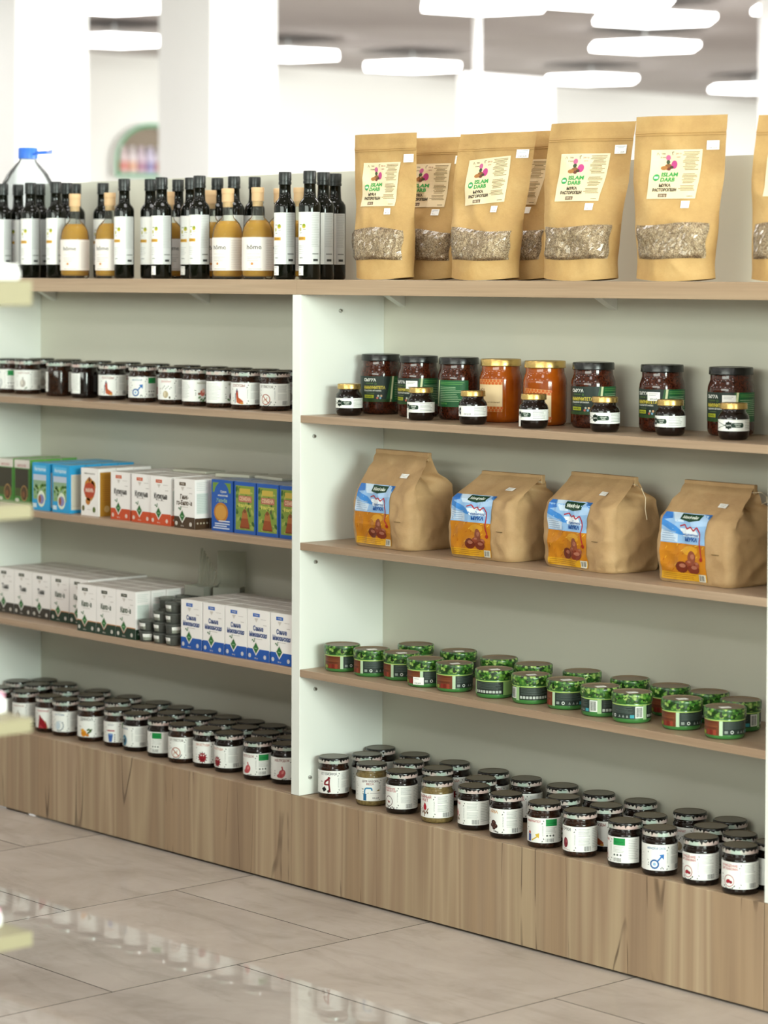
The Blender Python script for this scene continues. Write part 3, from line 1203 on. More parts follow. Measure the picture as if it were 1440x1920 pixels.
LF, LM, LB = settle([LF, LM, LB])
for i, (x, y, k, off, fl_) in enumerate(LF[::-1]):
    herbal_jar(x, y, ZB, k, off, fl_, 'jar showing %s, %s left of divider, bottom front row' % (DESIGN[k][3], ORD[i]), 'herbal jars in the front row, left bay')
for i, (x, y) in enumerate(LM[::-1]):
    herbal_jar(x, y, ZB, KEYS[(i + 2) % 11], -.5 + .2 * (i % 4), BK, 'dark-lidded jar, %s left of the divider in bottom middle row' % ORD[i], 'herbal jars in the middle row, left bay')
for i, (x, y) in enumerate(LB[::-1]):
    herbal_jar(x, y, ZB, KEYS[(i + 6) % 11], -.4 + .2 * (i % 4), BK, 'dark-lidded jar, %s left of the divider in bottom back row' % ORD[i], 'herbal jars in the back row, left bay')

# second board of the left bay
L2 = [(-1.248, .125, 'flash2', -.9, DK, None), (-1.172, .124, 'bulb', -.35, DK, None), (-1.025, .118, 'plain', 0, DK, 162), (-.910, .112, 'plain', 0, BK, -161),
      (-.785, .102, 'leg', -.36, BK, None), (-.652, .092, 'male2', -.42, DK, None), (-.530, .086, 'garlic', -.45, DK, None), (-.432, .080, 'flower', .40, DK, None),
      (-.340, .076, 'dark', .75, DK, None), (-.247, .074, 'leg', -.52, DK, None), (-.158, .084, 'parasite', -.62, DK, None)]
L2B = [(-1.215, .197), (-1.10, .197), (-.965, .192), (-.84, .188), (-.715, .180), (-.59, .176), (-.48, .170), (-.385, .166), (-.29, .166), (-.20, .166), (-.10, .160)]
L2, L2B = settle([L2, L2B])
for i, (x, y, k, off, fl_, rt) in enumerate(L2[::-1]):
    d_ = DESIGN[k][3] if rt is None else ('its bare brown back' if rt > 0 else 'a label end and bare dark glass')
    herbal_jar(x, y, Z2, k, off, fl_, 'jar showing %s, %s from divider under the bottles' % (d_, ORD[i]), 'herbal jars on the second board, front row', rot=rt)
for i, (x, y) in enumerate(L2B[::-1]):
    herbal_jar(x, y, Z2, KEYS[(i + 1) % 11], -.3 + .2 * (i % 4), BK, 'herbal jar half hidden, %s from divider in back row under the bottles' % ORD[i], 'herbal jars on the second board, back row')

# ---------------------------------------------------------------- large jars
BR = 0.0440
BIG_PROF = [(0, .001), (.036, 0), (.040, .002), (.0430, .007), (.0440, .014), (.0440, .084), (.0432, .092), (.0405, .100), (.0388, .105), (.0388, .117)]


def big_body(m):
    if ('big', m.name) not in JAR_ME:
        b = MB()
        b.lathe(BIG_PROF, m, 40)
        JAR_ME[('big', m.name)] = b.mesh('jar_body', 45)
    return JAR_ME[('big', m.name)]


def big_lid(m, key):
    if ('biglid', key) not in JAR_ME:
        b = MB()
        b.lathe([(.0392, .1145), (.0410, .1142), (.0418, .1155), (.0414, .1175), (.0414, .1265), (.0404, .1285), (.0360, .1285), (.0350, .1278), (0, .1278)], m, 40)
        JAR_ME[('biglid', key)] = b.mesh('lid', 40)
    return JAR_ME[('biglid', key)]


def big_label(sticker=None, tone='#23302a'):
    p = Print(cyl_map(BR + .0001), 3.5)
    p.rect(-46, 27, 36, 82, tone, 1)
    p.rect(36, 27, 112, 82, '#1f5c33', 1)
    p.rect(-46, 27, 38, 33, '#2f4b26', 2)
    p.poly([(33.5, 27), (38, 27), (44, 82), (39.5, 82)], '#d7dcae', 2)
    p.poly([(24, 27), (33, 27), (39, 82), (36, 82)], '#2f5a34', 2)
    p.text('СЫХХА', -12, 71, 6.0, '#e9e9e2', 2, .03)
    p.text('МУЖСКАЯ', -13, 65.2, 2.6, '#6f8f3a', 2, 0)
    p.ring(2, 66, 2.2, .6, '#5d8a3d', 2, 10)
    p.text('ИММУНИТЕТА', -2, 54.5, 6.4, '#d9c64a', 3, .03, width=50)
    p.text('ПОВЫШЕНИЯ ОРГАНИЗМА', -6, 49.5, 3.0, '#e6e8df', 2, .02, width=42)
    p.lines(-20, 0, 46, 1, 2, '#7d8f5e')
    p.rect(-26, 35, -2, 42, '#a9b02f', 3)
    p.text('100% МЁД', -14, 37.2, 2.8, '#2a361e', 4, .02)
    for q, c in enumerate(('#c86a5a', '#7fb0cf', '#b9c3b0', '#d8b48a')):
        p.ell(6 + 5.5 * (q % 2) + q, 35.5 + 4.5 * (q // 2), 2.4, 2.4, c, 3, 10)
    p.lines(46, 104, 78, 2, 3.4, '#5f9a4d', 1.0, ragged=.1)
    p.lines(46, 104, 68, 9, 3.6, '#a9c39c', .9, ragged=.35, seed=2)
    p.text('СОСТАВ', 56, 32, 3.2, '#6fae52', 2)
    if sticker:
        p.rect(sticker, 60, sticker + 26, 77, M_STICK, 5)
        p.lines(sticker + 3, sticker + 22, 74, 2, 3, '#a0a0a0', .8, 6)
        p.text('600 руб', sticker + 13, 62, 3, '#777774', 6)
    return p.mb.mesh('jar_label', recalc=False)


def honey_label(v0, v1, skew):
    p = Print(lambda u, v, d: cyl_map(BR + .0001)(u, v + skew * u, d), 3.5)
    p.rect(-31, v0, 31, v1, '#dcc196', 1)
    for vb in (v0, v1 - 11):
        p.rect(-31, vb, 31, vb + 11, '#c9935a', 2)
        for q in range(8):
            for r_ in range(2):
                p.ell(-27 + q * 7.6 + (3.6 if r_ else 0), vb + 3 + r_ * 5, 3.3, 3.0, '#c05a1e', 3, 6)
    p.text('НАТУРАЛЬНЫЙ', 12, v0 + 18, 2.6, '#7a5a3a', 2)
    p.text('МЁД', -18, v0 + 40, 6, '#6b3c1c', 2, .02)
    return p.mb.mesh('jar_label', recalc=False)


BIG = [(.083, .180, -17, 'd', None), (.221, .163, -44, 'd', 6), (.348, .160, -119, 'd', None), (.473, .159, -36, 'h', (22, 88, 0.0)), (.608, .150, -24, 'h', (9, 73, -.06)),
       (.733, .158, -30, 'd', None), (.903, .170, -41, 'd', 2), (1.074, .172, -37, 'd', 12)]
BIGTXT = ['large dark green-labelled jar standing nearest the white divider', 'large green-labelled jar with white price sticker, second from the divider',
          'large jar turned to its bright green text side, third from divider', 'large amber honey jar with gold lid and high cream label',
          'large amber honey jar with gold lid and low tilted cream label', 'large dark green-labelled jar just right of the honey jars',
          'large green-labelled jar with price sticker, second from the end', 'large green-labelled jar with price sticker, last on its board']
for (x, y, rt, kind, ex), lb_ in zip(BIG, BIGTXT):
    t = thing('large_jar', lb_, 'jar', (x, y, Z2), phi(x, y) + math.radians(rt), 'large jars on the second board')
    link('jar_body', big_body(M_JAM if kind == 'd' else M_HONEY), t)
    link('lid', big_lid(M_BLACKLID, 'k') if kind == 'd' else big_lid(M_GOLDLID, 'g'), t)
    link('jar_label', big_label(ex) if kind == 'd' else honey_label(*ex), t)

# ---------------------------------------------------------------- small gold-lidded jars
SR = 0.0285
b = MB()
b.lathe([(0, .001), (.021, 0), (.0245, .0015), (.0272, .006), (.0285, .013), (.0285, .040), (.0272, .045), (.0238, .049), (.0218, .0515), (.0218, .058)], M_BLACKFILL, 32)
SMALL_ME = b.mesh('jar_body', 45)
b = MB()
b.lathe([(.022, .0565), (.0248, .0562), (.0254, .0572), (.0250, .0590), (.0250, .0655), (.0243, .0672), (.0205, .0672), (.0198, .0667), (0, .0667)], M_GOLDLID, 32)
SMALLLID_ME = b.mesh('lid', 40)


def small_label(sticker):
    p = Print(cyl_map(SR + .0001), 3.0)
    p.rect(-30, 16.5, 80, 37.5, M_PAPER, 1)
    for a in (0, PI / 4):
        q = 6.6
        p.poly([(q * math.cos(a + PI / 4 + k * PI / 2) * 1.2, 27 + q * math.sin(a + PI / 4 + k * PI / 2) * 1.2) for k in range(4)], '#16281e', 2)
    p.text('СЫХХА', 0, 25.6, 2.6, '#e4e8e0', 3, .02, width=10)
    p.rect(6, 23, 26, 31.5, '#1c3527', 2)
    p.ell(26, 27.25, 2.6, 4.25, '#1c3527', 2)
    p.text('ЧЁРНЫЙ', 17, 27.6, 2.2, '#dfe6dc', 3, .02)
    p.text('ТМИН', 17, 24.2, 2.2, '#dfe6dc', 3, .02)
    p.line([(-30, 20), (-7, 27), (-30, 34)], 1.0, '#2c4a3a', 2)
    p.lines(32, 62, 35.5, 6, 2.9, '#8d938e', .9)
    if sticker == 'corner':
        p.rect(-12, 3.5, 3.5, 25, M_STICK, 5)
    elif sticker == 'front':
        p.rect(2, 17.5, 30, 36, M_STICK, 5)
        p.text('250 руб', 18, 20, 3.2, '#6a6a66', 6)
    return p.mb.mesh('jar_label', recalc=False)


SM = [(.096, .078, -46, None), (.326, .073, -68, 'corner'), (.502, .052, -60, 'front'), (.677, .048, -68, 'corner'), (.845, .072, -41, None), (1.003, .082, -71, None), (1.161, .078, -19, None)]
SMT = ['small gold-lidded black jar in front of the divider', 'small gold-lidded jar with sticker below label, second from the divider',
       'small gold-lidded jar with a price sticker over its label', 'small gold-lidded jar before the low-labelled honey jar',
       'small gold-lidded jar just right of the honey jars, star ornament showing', 'small gold-lidded jar second from the end of its row', 'small gold-lidded jar last in its row, star ornament facing out']
for (x, y, rt, st), lb_ in zip(SM, SMT):
    t = thing('small_jar', lb_, 'jar', (x, y, Z2), phi(x, y) + math.radians(rt), 'small gold-lidded jars')
    link('jar_body', SMALL_ME, t)
    link('lid', SMALLLID_ME, t)
    link('jar_label', small_label(st), t)

# ---------------------------------------------------------------- green snack jars with leafy lids
CR = 0.0370
b = MB()
b.lathe([(0, .001), (.033, 0), (.0355, .0012), (.0368, .004), (.0370, .007), (.0370, .0350), (.0362, .0385), (.035, .040)], M_GREENBASE, 40)
CAN_ME = b.mesh('jar_body', 45)
b = MB()
b.lathe([(.0355, .0375), (.0385, .0378), (.0392, .040), (.0392, .0515), (.0388, .0540), (.0375, .0557), (.0360, .0557)], M_LEAF, 40)
b.lathe([(.0360, .0557), (.0345, .0545), (.0335, .0535), (0, .0535)], mat('kraft_lid_top', '#7b6a55', .4), 40)
CANLID_ME = b.mesh('lid', 40)
p = Print(cyl_map(CR + .0001), 3.5)
p.rect(-116, 33.5, 116, 35.5, '#a9c46a', 1)
p.rect(-22, 7, 22, 33.5, '#6d3a22', 1)                     # food picture
for q in range(5):
    p.rect(-21, 15 + q * 3.6, 19 - (q % 2) * 3, 17.4 + q * 3.6, ('#6f3d26', '#5f301e', '#7a472c')[q % 3], 2)
for q in range(6):
    p.ell(-2 + (q % 3) * 7.5, 10.0 + (q // 3) * 4.2, 3.6, 2.8, ('#8a3026', '#76261e', '#94402e')[q % 3], 3, 10)
p.ell(-14, 11, 5, 3.6, '#8a9a3a', 3, 10)
p.rect(22, 7, 28.5, 33.5, '#b7cfae', 1)
p.rect(28.5, 8.5, 90, 33, '#28342f', 1)
p.lines(32, 86, 31, 6, 2.2, '#59655f', .7, seed=8)
p.rect(32, 11, 38, 16, '#8d968f', 2)
p.ring(46, 13.5, 3.2, 1.4, '#dfe5df', 2, 12)
for q in range(3):
    p.poly([(56 + q * 8, 11), (61 + q * 8, 11), (58.5 + q * 8, 16)], '#8d968f', 2)
p.rect(80, 10, 88, 16, '#3f9aa6', 2)
p.rect(90, 10, 106, 32, '#dfe3dc', 1)
p.barcode(92, 12, 104, 30, 2)
p.rect(106, 7, 114, 33.5, '#9cbf8a', 1)
p.rect(114, 8.5, 178, 33, '#222b25', 1)
p.lines(118, 174, 31, 6, 2.2, '#59655f', .7, seed=9)
for q in range(9):
    p.rect(116 + q * 6.6, 11, 121 + q * 6.6, 16, '#b7beb6', 2)
p.rect(178, 7, 210.5, 33.5, '#86ad66', 1)
CANPRINT_ME = p.mb.mesh('jar_label', recalc=False)


def snack_jar(x, y, rt, label, group, price=0):
    t = thing('snack_jar', label, 'jar', (x, y, Z4), phi(x, y) + math.radians(rt), group)
    link('jar_body', CAN_ME, t)
    cl_ = link('lid', CANLID_ME, t)
    link('jar_label', CANPRINT_ME, t)
    if price:
        q = MB()
        q.box((-.010, -.007, .0535), (.010, .007, .0540), M_STICK)
        o = q.build('price_sticker', cl_)
        o.rotation_euler = (math.radians(4) if price == 2 else 0, 0, -rt / 57.3 + .4)
    return t


GF = [(.091, .065, -40, 0), (.183, .067, -73, 1), (.263, .079, -70, 1), (.361, .056, -51, 0), (.445, .059, -41, 2), (.555, .064, -246, 1), (.653, .069, -214, 2), (.745, .074, -80, 1),
      (.846, .064, -173, 1), (.934, .057, -129, 1), (1.048, .070, -51, 1), (1.164, .057, -50, 1)]
GFT = ['nearest the divider', 'second from divider', 'third from divider', 'fourth from divider with white price sticker on its side', 'fifth from divider, sticker curling on its lid',
       'showing a row of white squares, sixth from divider', 'showing white squares and barcode, seventh from divider', 'eighth from divider, between barcode side and squares side',
       'with teal square beside a barcode, ninth from divider', 'with teal square and barcode, tenth from divider', 'second from the end panel', 'nearest the end panel']
for (x, y, rt, pr_), tx in zip(GF, GFT):
    t = snack_jar(x, y, rt, 'leafy-lidded jar in front row, ' + tx, 'green leafy-lidded jars, front row', pr_)
    if 'on its side' in tx:
        q = Print(cyl_map(CR + .0001), 3.0)
        q.rect(6, 5.5, 30, 21, M_STICK, 6)
        q.lines(9, 20, 18, 1, 3, '#9a9a96', 1, 7)
        q.text('110 руб', 17, 7.5, 3, '#8a8a86', 7)
        q.mb.build('price_sticker', t, recalc=False)
GB = [(.192, .186, -60), (.323, .187, -50), (.450, .181, -150), (.560, .171, -220), (.692, .175, -100), (.819, .177, -60), (.932, .168, -45), (1.030, .168, -70), (1.130, .142, -110)]
for i, (x, y, rt) in enumerate(GB):
    snack_jar(x, y, rt, 'green leafy-lidded jar in back row, %s from the divider' % ORD[i], 'green leafy-lidded jars, back row', 1 if i == 1 else 0)


# ---------------------------------------------------------------- dark oil bottles
OR_ = 0.0235
b = MB()
b.lathe([(0, .002), (.019, 0), (.0222, .0015), (.0235, .005), (.0235, .157), (.0226, .163), (.0190, .169), (.0150, .173), (.0135, .178), (.0128, .190), (.0124, .205), (.0128, .2055)], M_GREENGLASS, 28)
OIL_ME = b.mesh('bottle_glass', 45)
b = MB()
b.lathe([(.0128, .2045), (.0142, .205), (.0142, .2105), (.0135, .211), (.0135, .2135), (.0140, .214), (.0140, .2300), (.0134, .2320), (0, .2320)], M_CAP, 28)
OILCAP_ME = b.mesh('screw_cap', 40)


def oil_label(sticker):
    p = Print(cyl_map(OR_ + .0001), 2.5)
    p.rect(-22, 33, 45, 144, M_PAPER, 1)
    p.ell(5, 114, 4.6, 5.0, '#c7b53a', 2)
    p.ell(5.6, 116, 3.4, 3.2, '#8a9a2e', 3)
    p.ell(-5, 107, 3.2, 4.2, '#c2c07a', 2)
    p.lines(-7, 1, 118, 1, 3, '#7b8a5a', 1.4)
    p.lines(3, 10, 107, 1, 3, '#9aa07a', 1.2)
    p.lines(-6, 0, 100, 1, 3, '#9aa07a', 1.2)
    p.rect(-14, 84, 9, 91, '#d6a33a', 2)
    p.text('МАСЛО', -3, 86, 3.2, '#8a5f1e', 3, .01)
    p.lines(-12, 7, 72, 3, 4.0, '#b4b8b4', 1.0)
    p.lines(-12, 7, 60, 2, 4.0, '#c0c2c0', 1.0)
    p.lines(-8, 3, 47, 1, 4, '#7f837f', 1.5)
    p.rect(20, 33, 45, 144, '#c9cccb', 2)
    p.lines(22, 42, 140, 20, 3.6, '#a0a5a3', .9, 3, seed=4)
    p.lines(24, 40, 56, 1, 4, '#6e7270', 2.2, 3, ragged=0)
    p.lines(26, 38, 44, 1, 4, '#333635', 5.0, 3, ragged=0)
    if sticker:
        p.rect(-13, 9, 4, 29, M_STICK, 3)
        p.lines(-10, 0, 26, 2, 12, '#b0b0ac', 1.0, 4)
    return p.mb.mesh('bottle_label', recalc=False)


OILL = {False: oil_label(False), True: oil_label(True)}
OILS = [(-1.163, .045, 0, 'front'), (-1.171, .096, 0, ''), (-1.043, .045, 0, ''), (-1.090, .105, 0, ''), (-.936, .045, 0, ''), (-.975, .104, 0, ''), (-1.017, .160, 0, ''),
        (-.923, .175, 0, ''), (-.668, .050, 0, ''), (-.633, .100, 0, ''), (-.522, .048, 1, ''), (-.603, .158, 0, ''), (-.484, .103, 1, ''), (-.378, .045, 0, ''), (-.458, .160, 0, ''),
        (-.345, .118, 0, ''), (-.345, .178, 0, ''), (-.073, .040, 1, ''), (.014, .036, 1, ''), (-.020, .104, 1, ''), (-.056, .169, 0, '')]
OILT = ['half cut by the picture edge before the water jug', 'second from the picture edge before the water jug', 'third in the front, right of the water jug', 'close behind the third one from the jug',
        'left neighbour of the first corked bottle', 'behind the left neighbour of the first corked bottle', 'at the back above the first corked stopper', 'standing alone at the back between two corked bottles',
        'front one under the arched niche', 'behind, between the niche bottle and its next', 'with sticker, front one left of the tall one by corked pair', 'at the back beside a hidden stopper',
        'sticker-bearing second-row one left of the tall front one', 'front one touching the corked pair', 'back row just left of the corked pair', 'behind the left bottle of the corked pair',
        'at the back behind the corked pair', 'front one right of the corked pair with price sticker', 'front one of the last trio over the divider', 'middle one of the last trio over the divider', 'rear one of the last trio over the divider']
for (x, y, st, _q), tx in zip(OILS, OILT):
    t = thing('oil_bottle', 'dark oil bottle, ' + tx, 'bottle', (x, y, ZT), phi(x, y) - math.radians(44), 'dark oil bottles')
    link('bottle_glass', OIL_ME, t)
    link('screw_cap', OILCAP_ME, t)
    link('bottle_label', OILL[bool(st)], t)

# ---------------------------------------------------------------- corked bottles of golden oil
KR = 0.0345
OUT = [(0, .001), (.030, 0), (.0335, .002), (.0345, .006), (.0345, .090), (.0340, .100), (.0315, .113), (.0265, .124), (.0200, .131), (.0145, .136), (.0125, .141), (.0118, .150), (.0118, .166), (.0130, .167), (.0130, .171)]
b = MB()
b.lathe(OUT, M_GLASS, 32)
KG_ME = b.mesh('bottle_glass', 50)
b = MB()
b.lathe([(0, .007), (.029, .006), (.0325, .009), (.0333, .012), (.0333, .090), (.0328, .099), (.0304, .112), (.0255, .1225), (.0188, .1295), (0, .1295)], M_OIL, 32)
KO_ME = b.mesh('oil', 50)
b = MB()
b.lathe([(0, .160), (.0112, .160), (.0112, .1712), (.0135, .1715), (.0135, .1895), (.0142, .190), (.0142, .2000), (.0136, .2015), (0, .2015)], M_CORK, 24)
KC_ME = b.mesh('stopper', 40)
p = Print(cyl_map(KR + .0001), 3.0)
p.rect(-42, 19, 66, 92, mat('cream_label', '#f0e9e2', .45), 1)
p.text('hôme', 2, 66, 10.0, '#45433f', 2, .015, width=34)
p.lines(-14, 16, 56, 1, 3, '#c0b8ae', .8)
p.lines(-14, 18, 49, 3, 4, '#a8a29a', .9)
p.ell(-2, 34, 3.2, 3.0, '#c98a4e', 2)
p.ring(-2, 34, 6.5, .6, '#e0c4a8', 2, 14)
p.lines(-12, 20, 23, 1, 3, '#9a948c', 1)
p.lines(30, 62, 86, 17, 3.8, '#c4bcb2', .8)
KL_ME = p.mb.mesh('bottle_label', recalc=False)
CORKS = [(-.872, .055, -.45), (-.735, .058, -.60), (-.575, .100, .2), (-.425, .075, .1), (-.285, .052, -.62), (-.178, .050, -.30), (-.196, .128, -.2), (-.118, .120, -.9)]
CORKS[2] = (-.570, .105, .2)
CORKS[3] = (-.4145, .105, .1)
CORKT = ['first from the water jug', 'second from the water jug, beside a dark bottle', 'half hidden between dark bottles', 'mostly hidden left of the corked pair, stopper clear',
         'left one of the front pair', 'right one of the front pair', 'behind the front pair, only its stopper showing', 'a sliver between the last dark bottles']
for (x, y, off), tx in zip(CORKS, CORKT):
    t = thing('corked_bottle', 'golden oil bottle with pale stopper, ' + tx, 'bottle', (x, y, ZT), phi(x, y) + math.asin(off), 'corked bottles of golden oil')
    link('bottle_glass', KG_ME, t)
    link('oil', KO_ME, t)
    link('stopper', KC_ME, t)
    link('bottle_label', KL_ME, t)

# ---------------------------------------------------------------- water jug
jx, jy = -1.234, .1685
t = thing('water_jug', 'large clear plastic jug with blue cap and loop handle behind dark bottles', 'jug', (jx, jy, ZT))
b = MB()
prof = [(0, .004), (.055, 0), (.066, .006), (.070, .02)]
for k in range(7):
    z = .035 + k * .025
    prof += [(.070, z), (.067, z + .008), (.070, z + .016)]
prof += [(.070, .215), (.066, .235), (.052, .262), (.034, .283), (.024, .293), (.0215, .297), (.0215, .312)]
b.lathe(prof, M_PET, 32)
b.build('jug_body', t, 60)
b = MB()
b.lathe([(.0215, .300), (.0245, .300), (.0245, .325), (.023, .3275), (0, .3275)], M_BLUECAP, 28)
jug_cap = b.build('cap', t, 40)
b = MB()
b.tube([(.020 + .05 * s_ * .70 + .0 * s_, .05 * s_ * .70 + (.012 if k == 0 else -.012) * math.sin(PI * s_), .316 + .004 * s_ - (.006 if k else 0)) for k in (0, 1) for s_ in ([0, .25, .5, .75, 1] if k == 0 else [1, .75, .5, .25, 0])], .0022, M_BLUECAP)
b.build('loop_handle', jug_cap, 60)

# ---------------------------------------------------------------- cartons
M_FLAP = mat('carton_flap', '#d5cfc8', 0.4)


def carton_me(key, w_, h, d, face, front, side, top=None):
    """closed carton; its front is printed by front(p) and its right face by side(p); u from the left edge, v from the bottom, mm"""
    b = MB()
    b.box((0, 0, 0), (w_, d, h), face)
    b.box((.0012, .0035, h), (w_ - .0012, d - .0006, h + .0007), top or M_FLAP)
    b.box((w_ * .3, .0005, h), (w_ * .7, .0035, h + .0004), face)
    body = b.mesh('carton_body')
    p = Print(front_map(0.0), 400, 0.00012)
    front(p)
    s = Print(right_map(w_), 400, 0.00012, p.mb)
    if side:
        side(s)
    return body, p.mb.mesh('printed_faces', recalc=False)


def herb(col, tagc, lines_, trim=None, txt='#3a3a38'):
    def front(p):
        W = 75
        p.rect(19, 96, 42, 103.5, tagc, 2)
        p.text('ТРАВЫ', 30.5, 98.3, 3.0, '#e9e4d8', 3, 0.01)
        p.poly([(24, 93), (37, 93), (30.5, 84)], '#d2cbc4', 2)
        p.lines(46, 64, 92, 1, 3, '#b8b2ac', .8)
        p.lines(54, 66, 80, 1, 3, '#b8b2ac', 1.2)
        v = 60 if len(lines_) == 1 else 66
        for q in lines_:
            wd = text_mesh(q, .02)[2] * 10 / .72
            p.text(q, 37, v, 12.0 if len(lines_) == 1 else 10.0, txt, 2, .045, width=min(wd * .85, 60))
            v -= 13.5
        p.lines(22, 52, v + 9.5, 1, 3, '#b5aea8', .9)
        pts = [(0, 0), (0, 26), (17, 26), (29.5, 11), (42, 26), (75, 26), (75, 0)]
        p.poly([(0, 0), (29.5, 0), (29.5, 11), (17, 26), (0, 26)], col, 2)
        p.poly([(29.5, 0), (W, 0), (W, 26), (42, 26), (29.5, 11)], col, 2)
        if trim:
            p.line([(0, 26.5), (17, 26.5), (29.5, 11.5), (42, 26.5), (W, 26.5)], 2.0, trim, 3)
        p.poly([(29.5, 11), (42, 27.5), (29.5, 44), (17, 27.5)], '#e9e4df', 3)
        p.poly([(29.5, 15), (39, 27.5), (29.5, 40), (20, 27.5)], '#2e6b34', 4)
        p.rect(25, 25.8, 34, 28, '#8fb58a', 5)
        p.line([(23, 40), (18, 46), (16, 43)], 2.2, '#4d7a52', 4)
        p.line([(24, 41), (25, 49)], 2.2, '#4d7a52', 4)
        for u in (8, 60):
            p.ell(u, 10, 4.6, 4.6, '#e6e0d6', 3, 12)
            p.ring(u, 10, 3.0, .7, col, 4, 10)
        p.text('100 гр', 30, 4, 3.0, '#d8cfc4', 3)

    def side(p):
        p.rect(0, 0, 42, 24, col, 2)
        p.lines(5, 38, 104, 5, 4, '#c6cdc8', 1.0)
        p.rect(5, 34, 38, 80, '#d6ded8', 2)
        p.lines(6, 36, 77, 11, 3.8, '#b2bcb6', .9, 3)
        for q in range(4):
            p.ell(8 + q * 9, 13, 2.4, 2.4, '#b9ad98' if not trim else '#9aa59c', 3, 8)
    return front, side


CW, CH, CD = 0.075, 0.1105, 0.0425
CB = {}


def stack(key, xs_, y0, rows, z, what, where, group, dims=(CW, CH, CD), gap=.0022):
    """rows of the same carton, one behind another"""
    body, pr_ = CB[key]
    w_, h, d = dims
    for r in range(rows):
        lb2 = '%s, %s' % (what, where) if r == 0 else '%s, %s behind the one %s' % (what, ORD[r - 1], where)
        t = thing('tea_carton', lb2, 'box', (xs_ + (random.uniform(-.0008, .0008) if r else 0), y0 + r * (d + gap), z), math.radians(random.uniform(-.5, .5)) if r else 0, group)
        link('carton_body', body, t)
        link('printed_faces', pr_, t)


for key, args in dict(tmin=('#3a342c', '#2e3322', ['Тмин']), kal=('#1c3424', '#2e3322', ['Калоба'], '#c98f5e', '#43533f'), senna=('#2356a8', '#2a62b8', ['Сенна', 'Мекканская'], None, '#2e4a86'),
                      kurk=('#c8502a', '#cf5a32', ['Куркума'], None, '#3d3a36'), gink=('#4a3726', '#5b4632', ['Гинк-', 'го-Билоба'], None, '#5a4a3a')).items():
    f_, s_ = herb(*args)
    CB[key] = carton_me(key, CW, CH, CD, M_CARD, f_, s_)
for i, x in enumerate((-1.2125, -1.135, -1.0575)):
    stack('tmin', x, .060, 4, Z4, 'white cumin carton', '%s from the picture edge' % ORD[i], 'white herb cartons, fourth board')
for i, x in enumerate((-.978, -.900)):
    stack('kal', x, .060, 4, Z4, 'green-black banded carton', '%s of the recessed pair' % ORD[i], 'white herb cartons, fourth board')
for i, x in enumerate((-.7900, -.7130, -.6360)):
    stack('kal', x, .004, 5, Z4, 'green-black banded carton', '%s of the forward trio' % ORD[i], 'white herb cartons, fourth board')
for i, x in enumerate((-.398, -.318, -.239, -.161, -.0815)):
    stack('senna', x, .010, 4, Z4, 'blue-banded white carton', '%s from the plastic tubs' % ORD[i], 'blue-banded senna cartons')


def green_front(p):
    p.rect(0, 0, 66, 112, '#4d8a3e', 1)
    p.rect(0, 92, 66, 112, '#e3dcd4', 2)
    p.text('МАСАЛА', 32, 95, 6, '#b05a5a', 3, .02)
    p.rect(3, 22, 60, 90, '#3a3322', 2)
    p.rect(3, 22, 60, 42, '#4b5a26', 3)
    p.ell(42, 30, 15, 20, '#b08a52', 4)
    p.ell(42, 30, 12.5, 17, '#5a4226', 5)
    p.ell(40, 27, 6, 8, '#8a5a34', 6)
    p.ell(12, 12, 9, 5, '#dfe3d0', 4)


def blue_front(p):
    p.rect(0, 0, 70, 114, '#2f9fd6', 1)
    p.rect(6, 92, 58, 108, '#5bb4e2', 2)
    p.text('Расторопша', 33, 96, 7, '#e6f2f8', 3, .02, width=46)
    p.rect(4, 26, 58, 86, '#bcc6d6', 2)
    p.rect(4, 26, 58, 72, '#8ba886', 3)
    r = random.Random(5)
    for q in range(24):
        p.ell(r.uniform(8, 54), r.uniform(32, 66), r.uniform(3, 5), r.uniform(3, 6), ('#5f8c3c', '#7fae52', '#43702e', '#a5c47a')[q % 4], 4, 8, r.uniform(0, 3))
    p.ell(38, 28, 16, 20, '#e2ead6', 5)
    p.ell(38, 27, 12, 12, '#8a88b8', 6)
    p.ell(32, 27, 6, 10, '#9a5a42', 7)
    p.rect(2, 6, 18, 16, '#cfe4f0', 3)


def blue_side(p):
    p.rect(0, 0, 46, 114, '#2f9fd6', 1)
    p.rect(5, 8, 40, 92, '#d8d2c2', 2)
    p.lines(7, 38, 88, 18, 4.2, '#a8a08e', 1, 3)


def ginger_front(p):
    p.text('чайный напиток', 34, 98, 4, '#9a948c', 2)
    p.ell(34, 62, 22, 28, '#c08030', 2, 10)
    p.ell(34, 60, 23, 19, '#b8472a', 3, 12)
    p.ell(28, 34, 10, 9, '#c07a2c', 2, 9)
    p.ell(48, 70, 11, 14, '#c98a38', 2, 9)
    p.ell(34, 86, 4, 6, '#6b3a1c', 4)
    p.text('ИМБИРЬ', 34, 56, 8.5, '#f0d8c8', 4, .03, width=32)
    p.ell(9, 17, 5.5, 7, '#6f6a38', 2)
    p.ell(52, 15, 6, 7, '#5a6a2c', 2)
    p.lines(24, 40, 15, 1, 3, '#c0b8b0', 1)


def ginger_side(p):
    p.rect(4, 0, 46, 104, '#b9852e', 1)
    p.rect(8, 34, 42, 88, '#c08a30', 2)
    p.lines(12, 36, 84, 10, 5, '#a8662c', 1, 3)
    p.ell(24, 17, 8, 8, '#d9b878', 3)


